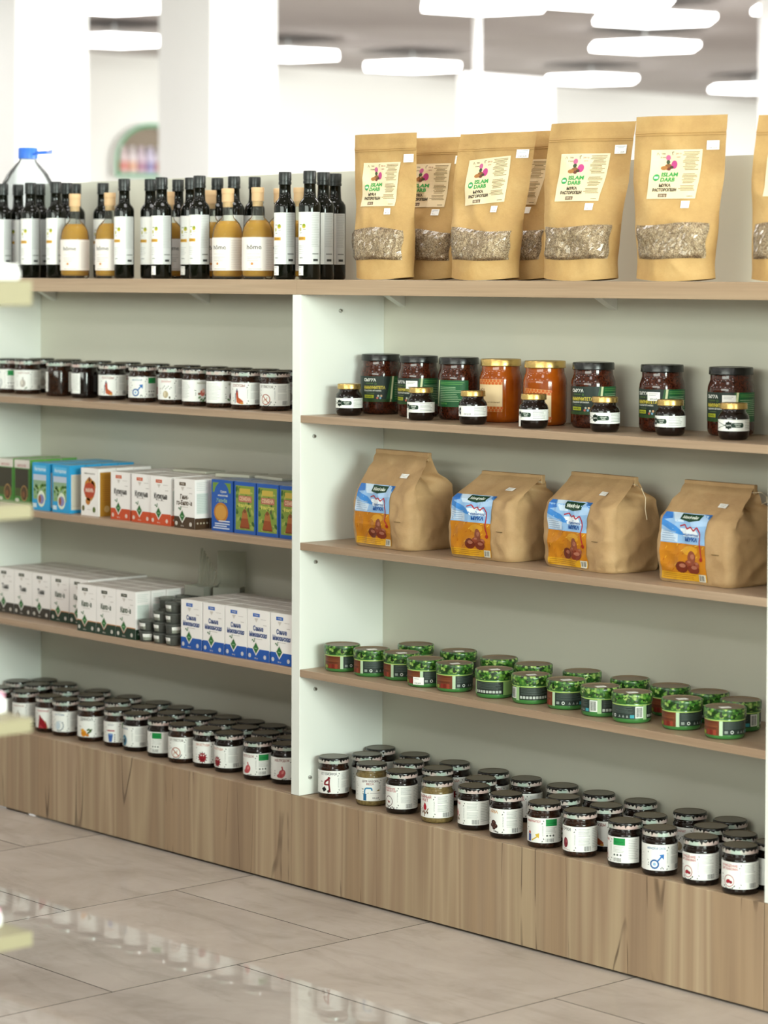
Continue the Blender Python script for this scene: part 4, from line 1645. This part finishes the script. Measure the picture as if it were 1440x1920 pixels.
def grain_front(p):
    p.rect(0, 0, 74, 114, '#2a58a8', 1)
    p.rect(4, 86, 68, 108, '#6f9038', 2)
    p.ell(36, 78, 27, 32, '#2a58a8', 3, 20)
    p.text('Сунна', 42, 86, 5, '#e8e8e0', 4, .02)
    p.text('монашеский', 40, 78, 4.4, '#e8e8e0', 4, .02, width=34)
    p.text('Хильба', 36, 65, 8, '#8fb39a', 4, .03, width=38)
    p.ell(34, 42, 25, 22, '#b5772c', 4, 18)
    p.ell(33, 42, 20, 17, '#c99444', 5, 18)
    p.lines(26, 66, 24, 1, 4, '#cdd6e6', 2.6, 5)
    p.lines(12, 66, 18, 2, 5, '#cdd6e6', 2.6, 5)
    p.lines(6, 66, 8, 1, 4, '#cdd6e6', 2.6, 5)


def sack_front(p):
    p.rect(0, 0, 74, 114, '#2a58a8', 1)
    p.rect(5, 8, 69, 106, '#7f9440', 2)
    r = random.Random(9)
    for q in range(46):
        p.ell(r.uniform(8, 66), r.uniform(12, 102), r.uniform(2, 5), r.uniform(3, 7), ('#4f7430', '#98a450', '#3a5c2a', '#a8ac5c')[q % 4], 3, 8, r.uniform(0, 3))
    p.rect(18, 88, 56, 100, '#c2a84a', 4)
    p.rect(15, 70, 61, 84, '#b06a5a', 4)
    p.text('СЕМЕНА', 38, 73.5, 8, '#e2c3a0', 5, .03, width=40)
    p.text('фенугрек', 38, 59, 8, '#d9cf6a', 5, .03, width=46)
    p.poly([(20, 14), (54, 14), (48, 34), (44, 50), (30, 50), (26, 34)], '#934a28', 4)
    p.poly([(26, 34), (48, 34), (44, 50), (37, 56), (30, 50)], '#a8683a', 5)
    p.ell(37, 50, 6, 4, '#7a4a2a', 6)
    p.poly([(46, 52), (54, 66), (50, 48)], '#54503a', 5)
    p.rect(20, 12, 54, 15, '#7a3a1e', 5)


def blank_side(c):
    def f(p):
        p.rect(0, 0, 46, 114, c, 1)
    return f


CB['spice'] = carton_me('spice', .066, .112, .045, mat('green_card', '#5a9a48', .4), green_front, blank_side('#69ab50'), mat('spice_flap', '#b9b6a6', .4))
CB['blue'] = carton_me('blue', .070, .114, .046, mat('blue_card', '#2f9fd6', .35), blue_front, blue_side, mat('blue_flap', '#6fb2d2', .4))
CB['ginger'] = carton_me('ginger', .070, .112, .050, M_CARD, ginger_front, ginger_side)
CB['grain'] = carton_me('grain', .074, .114, .046, mat('royal_card', '#2a58a8', .35), grain_front, blank_side('#244d96'), mat('royal_flap', '#8f99a8', .4))
CB['sack'] = carton_me('sack', .074, .114, .046, mat('royal_card', '#2a58a8', .35), sack_front, blank_side('#244d96'), mat('royal_flap', '#8f99a8', .4))
G3 = 'tea cartons on the third board'
stack('spice', -1.2095, .062, 3, Z3, 'green spice carton', 'at the picture edge', G3, (.066, .112, .045))
stack('spice', -1.1375, .062, 3, Z3, 'green spice carton', 'next to the blue pair', G3, (.066, .112, .045))
stack('blue', -.999, .020, 4, Z3, 'blue carton with field picture', 'nearer the green ones', G3, (.070, .114, .046))
stack('blue', -.912, .018, 4, Z3, 'blue carton with field picture', 'nearer the ginger one', G3, (.070, .114, .046))
stack('ginger', -.803, .024, 3, Z3, 'white ginger carton with golden side', 'right of the blue pair', G3, (.070, .112, .050))
for i, x in enumerate((-.6760, -.5895, -.5115)):
    stack('kurk', x, .018 - i * .004, 4, Z3, 'orange-banded turmeric carton', '%s from the ginger carton' % ORD[i], G3)
stack('gink', -.416, .004, 4, Z3, 'brown-banded white carton', 'beside the royal blue ones', G3)
stack('grain', -.3080, .026, 4, Z3, 'royal blue grains carton', 'next to the brown-banded one', G3, (.074, .114, .046))
for i, x in enumerate((-.2275, -.1495, -.0715)):
    stack('sack', x, .026, 4, Z3, 'royal blue carton with brown sack', '%s right of the grains one' % ORD[i], G3, (.0705, .114, .046))

# flat packets lying on top of the cartons
M_PACK = mat('grey_packet', '#b9b9a8', .5)
for i, (x, y, w_, d, h, rz_, z) in enumerate(((-.33, .13, .10, .07, .008, .2, .1122), (-.20, .14, .11, .075, .007, -.1, .1142), (-.52, .155, .12, .06, .006, .05, .1107))):
    t = thing('paper_packet', 'flat pale paper packet lying on cartons, %s from the divider' % ('second', 'first', 'third')[i], 'packet', (x, y, Z3 + z + .0006), rz_, 'packets lying on the third-board cartons')
    b = MB()
    b.prism([(-w_ / 2, -d / 2), (w_ / 2, -d / 2), (w_ / 2, d / 2), (-w_ / 2, d / 2)], 2, 0, h, M_PACK)
    b.build('packet_body', t, bevel=.002)
    one_box('seal_edge', (-w_ / 2 - .008, -d / 2, h / 2 - .0006), (-w_ / 2 - .0002, d / 2, h / 2 + .0006), M_PACK, t)

# ---------------------------------------------------------------- plastic tubs
b = MB()
b.lathe([(0, .0005), (.0160, 0), (.0172, .001), (.0192, .0205), (.0192, .022)], M_TUB, 24)
TUB_ME = b.mesh('tub_body', 50)
b = MB()
b.lathe([(0, .0016), (.0155, .0012), (.0168, .002), (.0183, .0175), (0, .0175)], mat('dark_resin', '#2a2620', .35), 24)
TUBF_ME = b.mesh('contents', 50)
b = MB()
b.lathe([(.0195, .0212), (.0203, .0212), (.0203, .0240), (.0197, .0246), (.0180, .0246), (.0175, .0242), (0, .0242)], M_TUB, 24)
TUBL_ME = b.mesh('tub_lid', 50)
p = Print(lambda u, v, d: cyl_map(.0160 + v * .155 + .0004)(u * (.0160 + v * .155) / .018, v, d), 3)
p.rect(-11, 4, 11, 18, M_STICK, 1)
p.lines(-8, 8, 15, 3, 3.6, '#a8a8a4', .9)
TUBP_ME = p.mb.mesh('tub_label', recalc=False)
tubs = [(-.5370, .0200, 2, (0, -50)), (-.4905, .0260, 3, (-55, -58, -50)), (-.4440, .0250, 4, (-62, 20, -60, -55)), (-.5250, .0680, 4, (-50,) * 4), (-.4780, .0720, 4, (-50,) * 4),
        (-.4320, .0700, 4, (-50,) * 4), (-.5250, .1160, 4, (-50,) * 4), (-.4780, .1180, 4, (-50,) * 4), (-.4320, .1160, 4, (-50,) * 4), (-.5250, .1640, 4, (-50,) * 4), (-.4780, .1650, 4, (-50,) * 4),
        (-.4320, .1640, 4, (-50,) * 4), (-.5250, .2120, 4, (-50,) * 4), (-.4780, .2130, 4, (-50,) * 4), (-.4320, .2120, 4, (-50,) * 4)]
TIER = ['bottom tub', 'second tub up', 'third tub up', 'topmost tub']
SNAME = ['two-high stack beside the white cartons', 'three-high front stack', 'four-high stack touching the blue-banded cartons'] + ['stack %s behind the front tubs' % q for q in
         ('first', 'second', 'third', 'fourth', 'fifth', 'sixth', 'seventh', 'eighth', 'ninth', 'tenth', 'eleventh', 'twelfth')]
for (x, y, n_, rots), sn in zip(tubs, SNAME):
    for k in range(n_):
        front_ = y < .05
        t = thing('plastic_tub', 'clear tub, %s in the %s' % (TIER[k], sn), 'tub', (x, y, Z4 + k * .0247), phi(x, y) + math.radians(rots[k]), 'plastic tubs on the fourth board')
        tb_ = link('tub_body', TUB_ME, t)
        link('contents', TUBF_ME, t)
        link('tub_lid', TUBL_ME, t)
        if front_:
            link('tub_label', TUBP_ME, tb_)

# open clear clamshell packs standing on the tubs
M_CLAM = clear_mat('ribbed_clear_plastic', '#e0e0d4', .2, .3)
for i, (x, y, rz_, lean, hh) in enumerate(((-.5040, .150, .10, .55, .085), (-.4380, .180, .62, .08, .080))):
    t = thing('clamshell_pack', ('clear clamshell pack with slanting lid open on the tubs' if i == 0 else 'clear clamshell pack with upright ribbed lid on the tubs'), 'packet',
              (x, y, Z4 + 4 * .0247 + .0006), rz_, 'clamshell packs on the tubs')
    b = MB()
    b.box((-.032, -.022, 0), (.032, .022, .0012), M_CLAM)
    for lo, hi in (((-.032, -.022, 0), (.032, -.021, .022)), ((-.032, .021, 0), (.032, .022, .022)), ((-.032, -.022, 0), (-.031, .022, .022)), ((.031, -.022, 0), (.032, .022, .022))):
        b.box(lo, hi, M_CLAM)
    b.build('tray', t)
    one_box('contents', (-.030, -.020, .0014), (.030, .020, .016), mat('dark_dates', '#2a2019', .4), t, bevel=.003)
    b = MB()
    nrib = 12
    for k in range(nrib):
        xa, xb = -.034 + .068 * k / nrib, -.034 + .068 * (k + 1) / nrib
        za = hh * (1 - .9 * (k + .5) / nrib) if i == 0 else hh
        dy = .0014 if k % 2 else 0
        y0_ = .022 + dy
        b.add([(xa, y0_, .022), (xb, y0_, .022), (xb, y0_ + lean * .02, .022 + za), (xa, y0_ + lean * .02, .022 + za),
               (xa, y0_ + .0012, .022), (xb, y0_ + .0012, .022), (xb, y0_ + lean * .02 + .0012, .022 + za), (xa, y0_ + lean * .02 + .0012, .022 + za)],
              [(0, 1, 2, 3), (4, 7, 6, 5), (0, 4, 5, 1), (1, 5, 6, 2), (2, 6, 7, 3), (3, 7, 4, 0)], M_CLAM)
    b.build('hinged_lid', t)

# ---------------------------------------------------------------- kraft pouches
def smooth01(t):
    t = max(0.0, min(1.0, t))
    return t * t * (3 - 2 * t)


def pouch_surface(W, H, D, lean, sway, curl, seed):
    """(s, t, side) -> point; s across -1..1, t up 0..1, side -1 front, +1 back"""
    def f(s, t, side, out=0.0):
        bulge = (0.93 * (1 - smooth01((t - .10) / .76)) + .07 * (1 - t)) * (0.80 + 0.36 * math.sin(min(t / .42, 1) * PI / 2))
        th = D / 2 * bulge * (1 - abs(s) ** 2.3) ** .62 + .0011
        foot = 1 - smooth01(t / .14)
        th += foot * D * .10 * (1 - s * s)
        wd = W / 2 * (1 - .085 * math.sin(min(1, max(0, t / .62)) * PI)) * (1 - .13 * (1 - smooth01(t / .40)))
        x = s * wd
        z = t * H + (.006 * s * s * (1 - smooth01(t / .2)))
        w1 = noise.noise((x * 13 + seed, z * 11, side * 2.0 + seed)) * .0085 + noise.noise((x * 36 + seed * 3, z * 30, side)) * .0022
        w1 += (.22 - abs(noise.noise((x * 15 + z * 6 - seed, z * 13, side * 3.0 - seed)))) * .013
        w1 *= (.30 + .70 * (1 - smooth01((t - .60) / .3))) * (1 - .75 * abs(s) ** 6) * (.35 + .65 * smooth01(t / .1))
        y = side * (th + out) - w1
        if t > .88:
            y -= .0022 * math.exp(-((t - .905) / .008) ** 2) * (1 if side < 0 else -1)
        y += lean * t * t + curl * s * s * t * t + .006 * math.sin(s * 3 + seed) * t * t
        x += sway * t * t
        return (x, y, max(z, 0.0))
    return f


def pouch(x, y, rz_, label, W=.186, H=.302, D=.078, lean=.01, sway=0.0, curl=.004, seed=1.0, tilt=0.0, stickers=True):
    t = thing('kraft_pouch', label, 'pouch', (x, y, ZT + .0003), rz_, 'kraft flour pouches on the top')
    f = pouch_surface(W, H, D, lean, sway, curl, seed)
    ns, nt = 40, 60
    b = MB()
    vs, fs = [], []
    idx = {}
    for j in range(nt + 1):
        ring = []
        for i in range(ns + 1):
            ring.append(f(-1 + 2 * i / ns, j / nt, -1))
        for i in range(ns - 1, 0, -1):
            ring.append(f(-1 + 2 * i / ns, j / nt, 1))
        vs += ring
    m_ = 2 * ns
    for j in range(nt):
        for i in range(m_):
            k = (i + 1) % m_
            fs.append((j * m_ + i, j * m_ + k, (j + 1) * m_ + k, (j + 1) * m_ + i))
    fs.append(tuple(range(m_ - 1, -1, -1)))
    fs.append(tuple(nt * m_ + i for i in range(m_)))
    b.add(vs, fs, M_KRAFT)
    b.build('pouch_body', t, 55)
    # pressed zip line under the top edge
    b = MB()
    for t0, t1 in ((.880, .888), (.893, .899)):
        vs = []
        for q_ in range(25):
            sx = -.985 + 1.97 * q_ / 24
            vs += [f(sx, t0, -1, .0003), f(sx, t0 + .002, -1, .0016), f(sx, t1 - .002, -1, .0016), f(sx, t1, -1, .0003)]
        b.add(vs, [(4 * q_ + r_, 4 * q_ + 4 + r_, 4 * q_ + 5 + r_, 4 * q_ + 1 + r_) for q_ in range(24) for r_ in range(3)], M_KRAFT)
    b.build('zip_line', t, 60, recalc=False)
    # film window with the flour behind it
    b = MB()
    vs, fs = [], []
    nu, nv = 60, 28
    for j in range(nv + 1):
        for i in range(nu + 1):
            u, v = -1 + 2 * i / nu, j / nv
            ed = min(1, 6 * min(v, 1 - v)) * min(1, 5 * (1 - abs(u)))
            cr = (noise.noise((u * 5 + seed * 7, v * 3.4, seed)) * .0026 + (.2 - abs(noise.noise((u * 7 + v * 2 - seed, v * 4 + u, seed * 2)))) * .0055) * ed
            edge = .86 + .015 * math.sin(v * 9 + seed)
            top = .345 + .010 * math.sin(u * 2 + seed) - .006 * u
            vs.append(f(u * edge, .135 + .004 * math.sin(u * 3 + seed) + v * (top - .135), -1, .0012 + .0034 * ed + cr))
    for j in range(nv):
        for i in range(nu):
            a_ = j * (nu + 1) + i
            fs.append((a_, a_ + 1, a_ + nu + 2, a_ + nu + 1))
    b.add(vs, fs, M_GRAIN)
    win = b.build('flour_window', t, 60, recalc=False)
    # crumpled clear film over it: small flat facets that catch the lights
    b = MB()
    vs, fs = [], []
    r = random.Random(int(seed * 10))
    nu, nv = 26, 9
    for j in range(nv + 1):
        for i in range(nu + 1):
            ins_ = 0 < i < nu and 0 < j < nv
            u = -1 + 2 * (i + (r.uniform(-.4, .4) if ins_ else 0)) / nu
            v = (j + (r.uniform(-.4, .4) if ins_ else 0)) / nv
            edge = .86 + .015 * math.sin(v * 9 + seed)
            top = .345 + .010 * math.sin(u * 2 + seed) - .006 * u
            vs.append(f(u * edge, .135 + .004 * math.sin(u * 3 + seed) + v * (top - .135), -1, (.0078 + r.uniform(-.0014, .0014)) if ins_ else .0014))
    for j in range(nv):
        for i in range(nu):
            a_ = j * (nu + 1) + i
            fs += [(a_, a_ + 1, a_ + nu + 2), (a_, a_ + nu + 2, a_ + nu + 1)]
    b.add(vs, fs, M_FILM)
    b.build('clear_film', win, recalc=False)
    # printed label, laid on the front
    ct, st = math.cos(tilt), math.sin(tilt)
    lx0, lz0 = -.004 * 1000, 199

    def onp(u, v, d):
        uu, vv = u * ct - v * st, u * st + v * ct
        X, Zz = lx0 / 1000 + uu, lz0 / 1000 + vv
        tt = Zz / H
        return f(X / (W / 2), tt, -1, .0012 + d)
    p = Print(onp, 6.0, .00016, vstrip=7)
    p.grid(-51, -46, 51, 46, 12, mat('pale_kraft_label', '#e6d2ac', .38), 1)
    p.ell(-16, 14, 8, 6, '#8a5a32', 2)
    p.ell(-24, 12, 7, 4, '#a8723e', 3)
    p.ell(-14, 10, 4, 3, '#6b3a2a', 3)
    p.ell(-17, 31, 5, 5.5, '#c0608a', 2)
    p.ell(-4, 18, 6.5, 8, '#b8407e', 3)
    p.ell(-17, 23, 4, 4, '#3d4a30', 3)
    p.ell(-9, 13, 4, 3, '#4a3a26', 4)
    p.line([(-40, 36), (-38, 41), (-35, 36)], 1.0, '#8a7a5a', 2)
    p.text('ТРИ', -27, 37, 3.0, '#5f5238', 2)
    p.text('8 мес', -27, 30.5, 3.0, '#5f5238', 2)
    p.line([(-8, 36), (-9, 41), (-5, 42)], 1.2, '#5a4a30', 2)
    p.text('250 гр', 4, 37, 3.0, '#9a5a4a', 2)
    p.text('срок', 4, 31, 2.6, '#9a5a4a', 2)
    p.ell(-36, -6, 6.5, 6.5, '#3a9a56', 2, 18)
    p.rect(-40, -8, -32, -4, '#cfe6c8', 3)
    p.text('ISLAM', -10, -4, 7.4, '#3f9a4e', 4, .045, width=33)
    p.text('DARB', -12, -13.5, 7.4, '#3f9a4e', 4, .045, width=29)
    p.text('МУКА', -15, -23.5, 5.6, '#2a2318', 4, .045, width=24)
    p.text('РАСТОРОПШИ', -15, -32, 5.6, '#2a2318', 4, .045, width=50)
    p.rect(-26, -43, -8, -36.5, '#6a5240', 2)
    p.text('500 гр', -17, -41.6, 3.6, '#d8c8a8', 3, .02)
    r = random.Random(4)
    for k in range(27):
        v = 42 - k * 2.75
        if k in (13, 14, 22):
            continue
        a_ = r.uniform(0, 8)
        p.rect(12 + a_, v - 1.3, 47 - r.uniform(0, 9), v, '#8a744c', 2)
    p.lines(34, 46, -41, 1, 3, '#6f5c3c', 1.1)
    p.mb.build('front_label', t, recalc=False)
    if stickers:
        def ons(u0, v0):
            return lambda u, v, d: f((u0 + u) / (W / 2), (v0 + v) / H, -1, .0020 + d)
        for (u0, v0, a_, c_) in ((.068, .252, 13, 8.5), (.030, .142, 8.5, 6.5)):
            q = Print(ons(u0, v0), 6, .00016)
            q.rect(-a_, -c_, a_, c_, M_STICK, 1)
            q.lines(-a_ + 2, a_ - 2, c_ - 2.5, 2, 2.4, '#a8b0c4', 1, 2)
            q.text('300 руб', 0, -c_ + 2, 3.0, '#7a6a78', 2, .01, width=a_ * 1.3)
            q.mb.build('price_sticker', t, recalc=False)
    return t


pouch(.222, .066, math.radians(6), 'kraft flour pouch with window, front one beside the dark bottles', W=.172, H=.305, lean=.004, sway=-.012, curl=.016, seed=1.3, tilt=.0)
pouch(.232, .170, math.radians(20), 'kraft flour pouch standing behind the front one beside the bottles', W=.178, H=.300, lean=.008, sway=.020, curl=.006, seed=2.1)
pouch(.515, .072, math.radians(14), 'kraft flour pouch third along, its label crinkled and tilted', H=.295, lean=.006, sway=.022, seed=3.7, tilt=.07, W=.180)
pouch(.500, .172, math.radians(14), 'kraft flour pouch almost hidden behind the third one', H=.302, lean=.004, sway=.055, seed=4.2, W=.182)
pouch(.785, .066, math.radians(14), 'kraft flour pouch with centred label, middle of the row', H=.305, lean=.008, sway=.018, seed=5.9)
pouch(1.030, .064, math.radians(16), 'kraft flour pouch tallest at the end, whole and unobstructed', H=.308, lean=.010, sway=.004, seed=6.4)
pouch(1.296, .070, math.radians(14), 'kraft flour pouch cut by the picture edge', H=.300, lean=.006, sway=.020, seed=8.1, W=.172)

# ---------------------------------------------------------------- flour bags
def lerp(a, b, t):
    return a + (b - a) * t


def flour_bag(x, y, rz_, label, W=.186, D=.125, hs=.118, ht=.190, seed=0.0, ridge_y=.62, tail=0, sway=0.0):
    """block-bottom paper bag, top pinched to a flat ridge; origin at the middle of the front bottom edge"""
    t = thing('flour_bag', label, 'bag', (x, y, Z3 + .0003), rz_, 'flour bags on the third board')
    # levels: (z, half width, front y, back y, side gusset depth)
    yr = D * ridge_y
    lv = [(0.0, W / 2 * .95, .004, D - .004, 0), (.005, W / 2 * .985, .001, D - .001, 0), (.02, W / 2 * 1.0, -.001, D + .001, 0), (hs * .5, W / 2 * 1.015, -.004, D + .004, -.003), (hs * .85, W / 2 * 1.0, -.002, D + .002, 0),
          (hs, W / 2 * .985, .003, D - .002, .004), (hs + (ht - hs) * .22, W / 2 * .965, lerp(.003, yr, .24), D * .985, .016), (hs + (ht - hs) * .36, W / 2 * .955, lerp(.003, yr, .40), lerp(D, yr, .30), .036),
          (hs + (ht - hs) * .50, W / 2 * .945, lerp(.003, yr, .56), lerp(D, yr, .72), .044), (hs + (ht - hs) * .68, W / 2 * .935, lerp(.003, yr, .77), yr + .010, .022),
          (hs + (ht - hs) * .84, W / 2 * .93, yr - .012 * (1 if ht - hs > .06 else .8), yr + .004, .003), (hs + (ht - hs) * .92, W / 2 * .925, yr - .005, yr + .001, 0), (ht, W / 2 * .92, yr - .0015, yr + .0015, 0)]

    def level(z):
        for a, c in zip(lv, lv[1:]):
            if z <= c[0] + 1e-9:
                k = (z - a[0]) / (c[0] - a[0])
                return [lerp(p_, q_, k) for p_, q_ in zip(a, c)]
        return lv[-1]
    nf, nd = 34, 22

    def wob(X, Y, Z):
        c1 = noise.noise((X * 17 + seed, Y * 17 - seed, Z * 21))
        c2 = noise.noise((X * 34 - seed, Y * 34 + seed, Z * 30))
        return noise.noise((X * 22 + seed, Y * 22, Z * 22)) * .003 + (.22 - abs(c1)) * .008 + (.2 - abs(c2)) * .0042

    def front(s, z, out=0.0):
        _z, hw, yf, yb, g = level(z)
        X = s * hw + sway * max(0, z - hs) / (ht - hs)
        rnd = .012 * (1 - min(1, max(0, (z - hs) / .03))) * max(0, (abs(s) - .86) / .14) ** 2
        Y = yf + rnd - wob(X, 0, z) * (1 if z < ht - .02 else .3) * (.4 if z < .006 else 1)
        return (X, Y - out, z)
    zs = []
    z = 0.0
    while z < ht - 1e-6:
        zs.append(z)
        z += .004
    zs.append(ht)
    vs, fs = [], []
    for z in zs:
        _z, hw, yf, yb, g = level(z)
        ring = [front(-1 + 2 * i / nf, z) for i in range(nf + 1)]
        a, c = ring[-1], None
        sw = sway * max(0, z - hs) / (ht - hs)
        for i in range(1, nd):
            k = i / nd
            tri = 1 - abs(2 * k - 1)
            X = hw + sw - g * tri + (.004 * math.sin(PI * k) if z < hs else 0)
            Y = lerp(a[1], yb, k)
            ring.append((X + wob(X, Y, z) * (1 if z > .006 else .3), Y, z))
        for i in range(nf + 1):
            X = (1 - 2 * i / nf) * hw + sw
            ring.append((X, yb + wob(X, 9, z) * .6, z))
        for i in range(1, nd):
            k = 1 - i / nd
            tri = 1 - abs(2 * k - 1)
            X = -hw + sw + g * tri
            ring.append((X, lerp(ring[0][1], yb, k), z))
        vs += ring
    m_ = 2 * (nf + 1) + 2 * (nd - 1)
    for j in range(len(zs) - 1):
        for i in range(m_):
            k = (i + 1) % m_
            fs.append((j * m_ + i, j * m_ + k, (j + 1) * m_ + k, (j + 1) * m_ + i))
    fs.append(tuple(range(m_ - 1, -1, -1)))
    fs.append(tuple((len(zs) - 1) * m_ + i for i in range(m_)))
    b = MB()
    b.add(vs, fs, M_KRAFT2)
    b.build('bag_body', t, 50)
    # folded hem along the ridge with a sewn thread
    hw = level(ht)[1] + .001
    b = MB()
    b.prism([(-hw + sway, ht - .0175), (hw + sway, ht - .0175), (hw + sway, ht + .001), (-hw + sway, ht + .001)], 1, yr - .0062, yr + .0042, M_KRAFT2)
    hem = b.build('hem', t, bevel=.0015)
    b = MB()
    b.tube([(lerp(-hw, hw, k / 20) + sway, yr - .0066 - .0002 * (k % 2), ht - .013) for k in range(21)], .0009, mat('white_thread', '#e4d2b4', .6), 6)
    if tail == 1:
        b.tube([(hw + sway, yr - .004, ht - .013), (hw + .012 + sway, yr, ht - .02), (hw + .020 + sway, yr + .004, ht - .038), (hw + .017 + sway, yr + .006, ht - .06), (hw + .022 + sway, yr + .006, ht - .08)], .0009, mat('white_thread', '#e4d2b4', .6), 6)
    if tail == 2:
        b.tube([(hw + sway, yr - .004, ht - .013), (hw + .012 + sway, yr, ht - .012), (hw + .022 + sway, yr + .004, ht - .02), (hw + .020 + sway, yr + .006, ht - .03), (hw + .008 + sway, yr + .006, ht - .034)], .0009, mat('white_thread', '#e4d2b4', .6), 6)
    b.build('stitching', hem, 60)
    # arc length up the front, so that the label bends over the shoulder
    arc = [(0.0, 0.0)]
    zz = 0.0
    while zz < ht - .02:
        a, c = front(0, zz), front(0, zz + .002)
        arc.append((arc[-1][0] + math.hypot(c[1] - a[1], .002), zz + .002))
        zz += .002

    def z_at(v):
        for (a0, z0), (a1, z1) in zip(arc, arc[1:]):
            if v <= a1:
                return lerp(z0, z1, (v - a0) / (a1 - a0))
        return arc[-1][1]

    def onb(u, v, d):
        z = z_at(max(v, 0))
        s = u / level(z)[1]
        tilt_ = max(0, min(1, (z - hs) / .02))
        X, Y, Z = front(s, z, .0013 + d)
        return (X, Y, Z + tilt_ * (.0010 + d * .7))
    p = Print(onb, 6, .00022, vstrip=5)
    L0, L1 = -76, 36
    p.grid(L0, 7, L1, 82, 14, '#c07a1c', 1)
    p.grid(L0, 76, L1, 138, 14, '#8fb6e0', 2)
    for pts, c in (([(L0, 120), (-40, 108), (-14, 92), (-30, 92), (L0, 108)], '#3f86d0'), ([(-60, 138), (-34, 138), (-22, 116), (-44, 116)], '#c8dcf0'), ([(L0, 138), (-62, 138), (-52, 122), (L0, 118)], '#3a78c8'),
                   ([(-18, 138), (L1, 138), (L1, 112), (0, 108)], '#a9c8ea'), ([(L0, 100), (-34, 92), (-34, 78), (L0, 78)], '#c4d4e6'), ([(14, 138), (L1, 138), (L1, 124)], '#4a86cc'),
                   ([(-30, 104), (8, 106), (22, 90), (-20, 90)], '#e4ecf4')):
        for q in range(1):
            p.poly(pts, c, 3)
    p.poly([(-34, 136), (18, 136), (16, 121), (-8, 117), (-32, 121)], '#173d26', 4)
    p.text('Макфейн', -8, 124, 7.0, '#e4ece0', 7, .03, width=38)
    p.lines(L0 + 4, -36, 98, 5, 4.2, '#8aa4c4', 1.2, 4)
    p.line([(-30, 108), (-18, 112), (-10, 104), (-2, 108), (6, 101), (14, 108), (22, 98), (23, 84), (24, 62), (27, 50)], 2.6, '#b02a3a', 5)
    p.text('ПШЕНИЧНАЯ', 1, 91, 4.0, '#3a6aa8', 7, .03, width=34)
    p.text('МУКА', 1, 81.5, 7.0, '#1e4f96', 7, .04, width=32)
    r = random.Random(6)
    for k in range(30):
        u, v = r.uniform(L0 + 4, L1 - 6), r.uniform(24, 74)
        a_ = r.uniform(.4, 1.4)
        p.line([(u, v), (u + 9 * math.cos(a_), v + 9 * math.sin(a_) * .6)], 1.6, ('#d9a030', '#a85a12', '#e0b040', '#b86a18')[k % 4], 2)
    p.ell(-2, 64, 18, 9, '#d0962a', 3)
    for (u, v, a_, c_, col_) in ((-22, 32, 14, 11, '#6b2a18'), (6, 30, 15, 10, '#7a3220'), (2, 50, 9, 14, '#8a4a34'), (-6, 40, 8, 6, '#8f4630'), (14, 38, 8, 6, '#954e38')):
        p.ell(u, v, a_, c_, col_, 4)
        p.ell(u + 2, v + 3, a_ * .5, c_ * .35, '#a86a54', 5)
    p.ell(26, 49, 4, 4, '#9a2a1a', 5)
    p.grid(L0, 7, L1, 21, 2, '#d09a22', 4)
    p.lines(L0 + 4, 10, 18.5, 3, 3.6, '#a86f18', 1.2, 5, ragged=.1)
    p.rect(18, 7, 34, 21, '#cfcabb', 5)
    p.barcode(20, 9, 32, 19, 6, '#6a6a66')
    p.mb.build('front_label', t, recalc=False)
    q = Print(onb, 7, .00022)
    q.lines(52, 72, 62, 1, 3, '#7a6240', 1.6)
    q.poly([(32, 160), (56, 160), (56, 172), (32, 172)], M_STICK, 3)
    q.lines(35, 53, 169, 2, 4, '#b8b4a8', 1, 4)
    q.mb.build('price_sticker', t, recalc=False)
    return t


flour_bag(.2265, .050, math.radians(-3), 'brown paper flour bag with tall stiff top, nearest the divider', seed=1.0, ht=.200, hs=.116, W=.186, sway=-.006, ridge_y=.55)
flour_bag(.518, .055, math.radians(2), 'brown paper flour bag with low folded top, second from the divider', seed=4.0, ht=.170, hs=.120, W=.180, sway=.012, ridge_y=.70)
flour_bag(.775, .066, math.radians(-5), 'brown paper flour bag with long thread tail, third from the divider', seed=7.0, ht=.182, hs=.126, W=.200, tail=1, ridge_y=.60)
flour_bag(1.083, .056, math.radians(-1), 'brown paper flour bag with looped thread, beside the end panel', seed=9.5, ht=.185, hs=.120, W=.186, tail=2, ridge_y=.62)

# ================================================================== NEAR GONDOLA (only its board ends reach the picture)
gx, gy = 1.538, -1.727
t = thing('display_gondola', 'blurred pale wooden display shelf ends standing near the camera', 'shelf', (gx, gy, 0))
one_box('upright_panel', (-4.6, -.46, 0), (-.06, -.44, 1.271), M_LAM, t)
for k, z in enumerate((1.303, 1.020, .748, .474, .200)):
    th_ = .032 if k == 0 else .018
    one_box('shelf_board', (-4.6, -.4395 if k else -.46, z - th_ + (.0005 if k == 0 else 0)), (0, 0, z), M_FGWOOD, t, bevel=.001)
M_PINK = mat('pink_pack', '#e6a7bd', .4)
M_WPACK = mat('white_pack', '#f6f6f2', .35)
for i, (z, x, y, w_, d, h, rr, tx) in enumerate(((1.303, gx - .075, gy - .06, .13, .10, .020, 0, 'flat white packet on the top board of the near gondola'),
                                      (.748, gx - .095, gy - .06, .11, .09, .027, .2, 'white packet with pink cover on the third board of the near gondola'),
                                      (.474, gx - .095, gy - .055, .10, .08, .024, 0, 'white packet with pink rim on the lowest visible near board'))):
    q = thing('white_packet', tx, 'packet', (x, y, z + .0005), rr, 'packets on the near gondola')
    one_box('packet_body', (-w_ / 2, -d / 2, 0), (w_ / 2, d / 2, h * .72), M_WPACK, q, bevel=.004)
    one_box('packet_cover', (-w_ / 2 + .002, -d / 2 + .002, h * .72), (w_ / 2 - .002, d / 2 - .002, h), M_PINK if i else M_WPACK, q, bevel=.002)
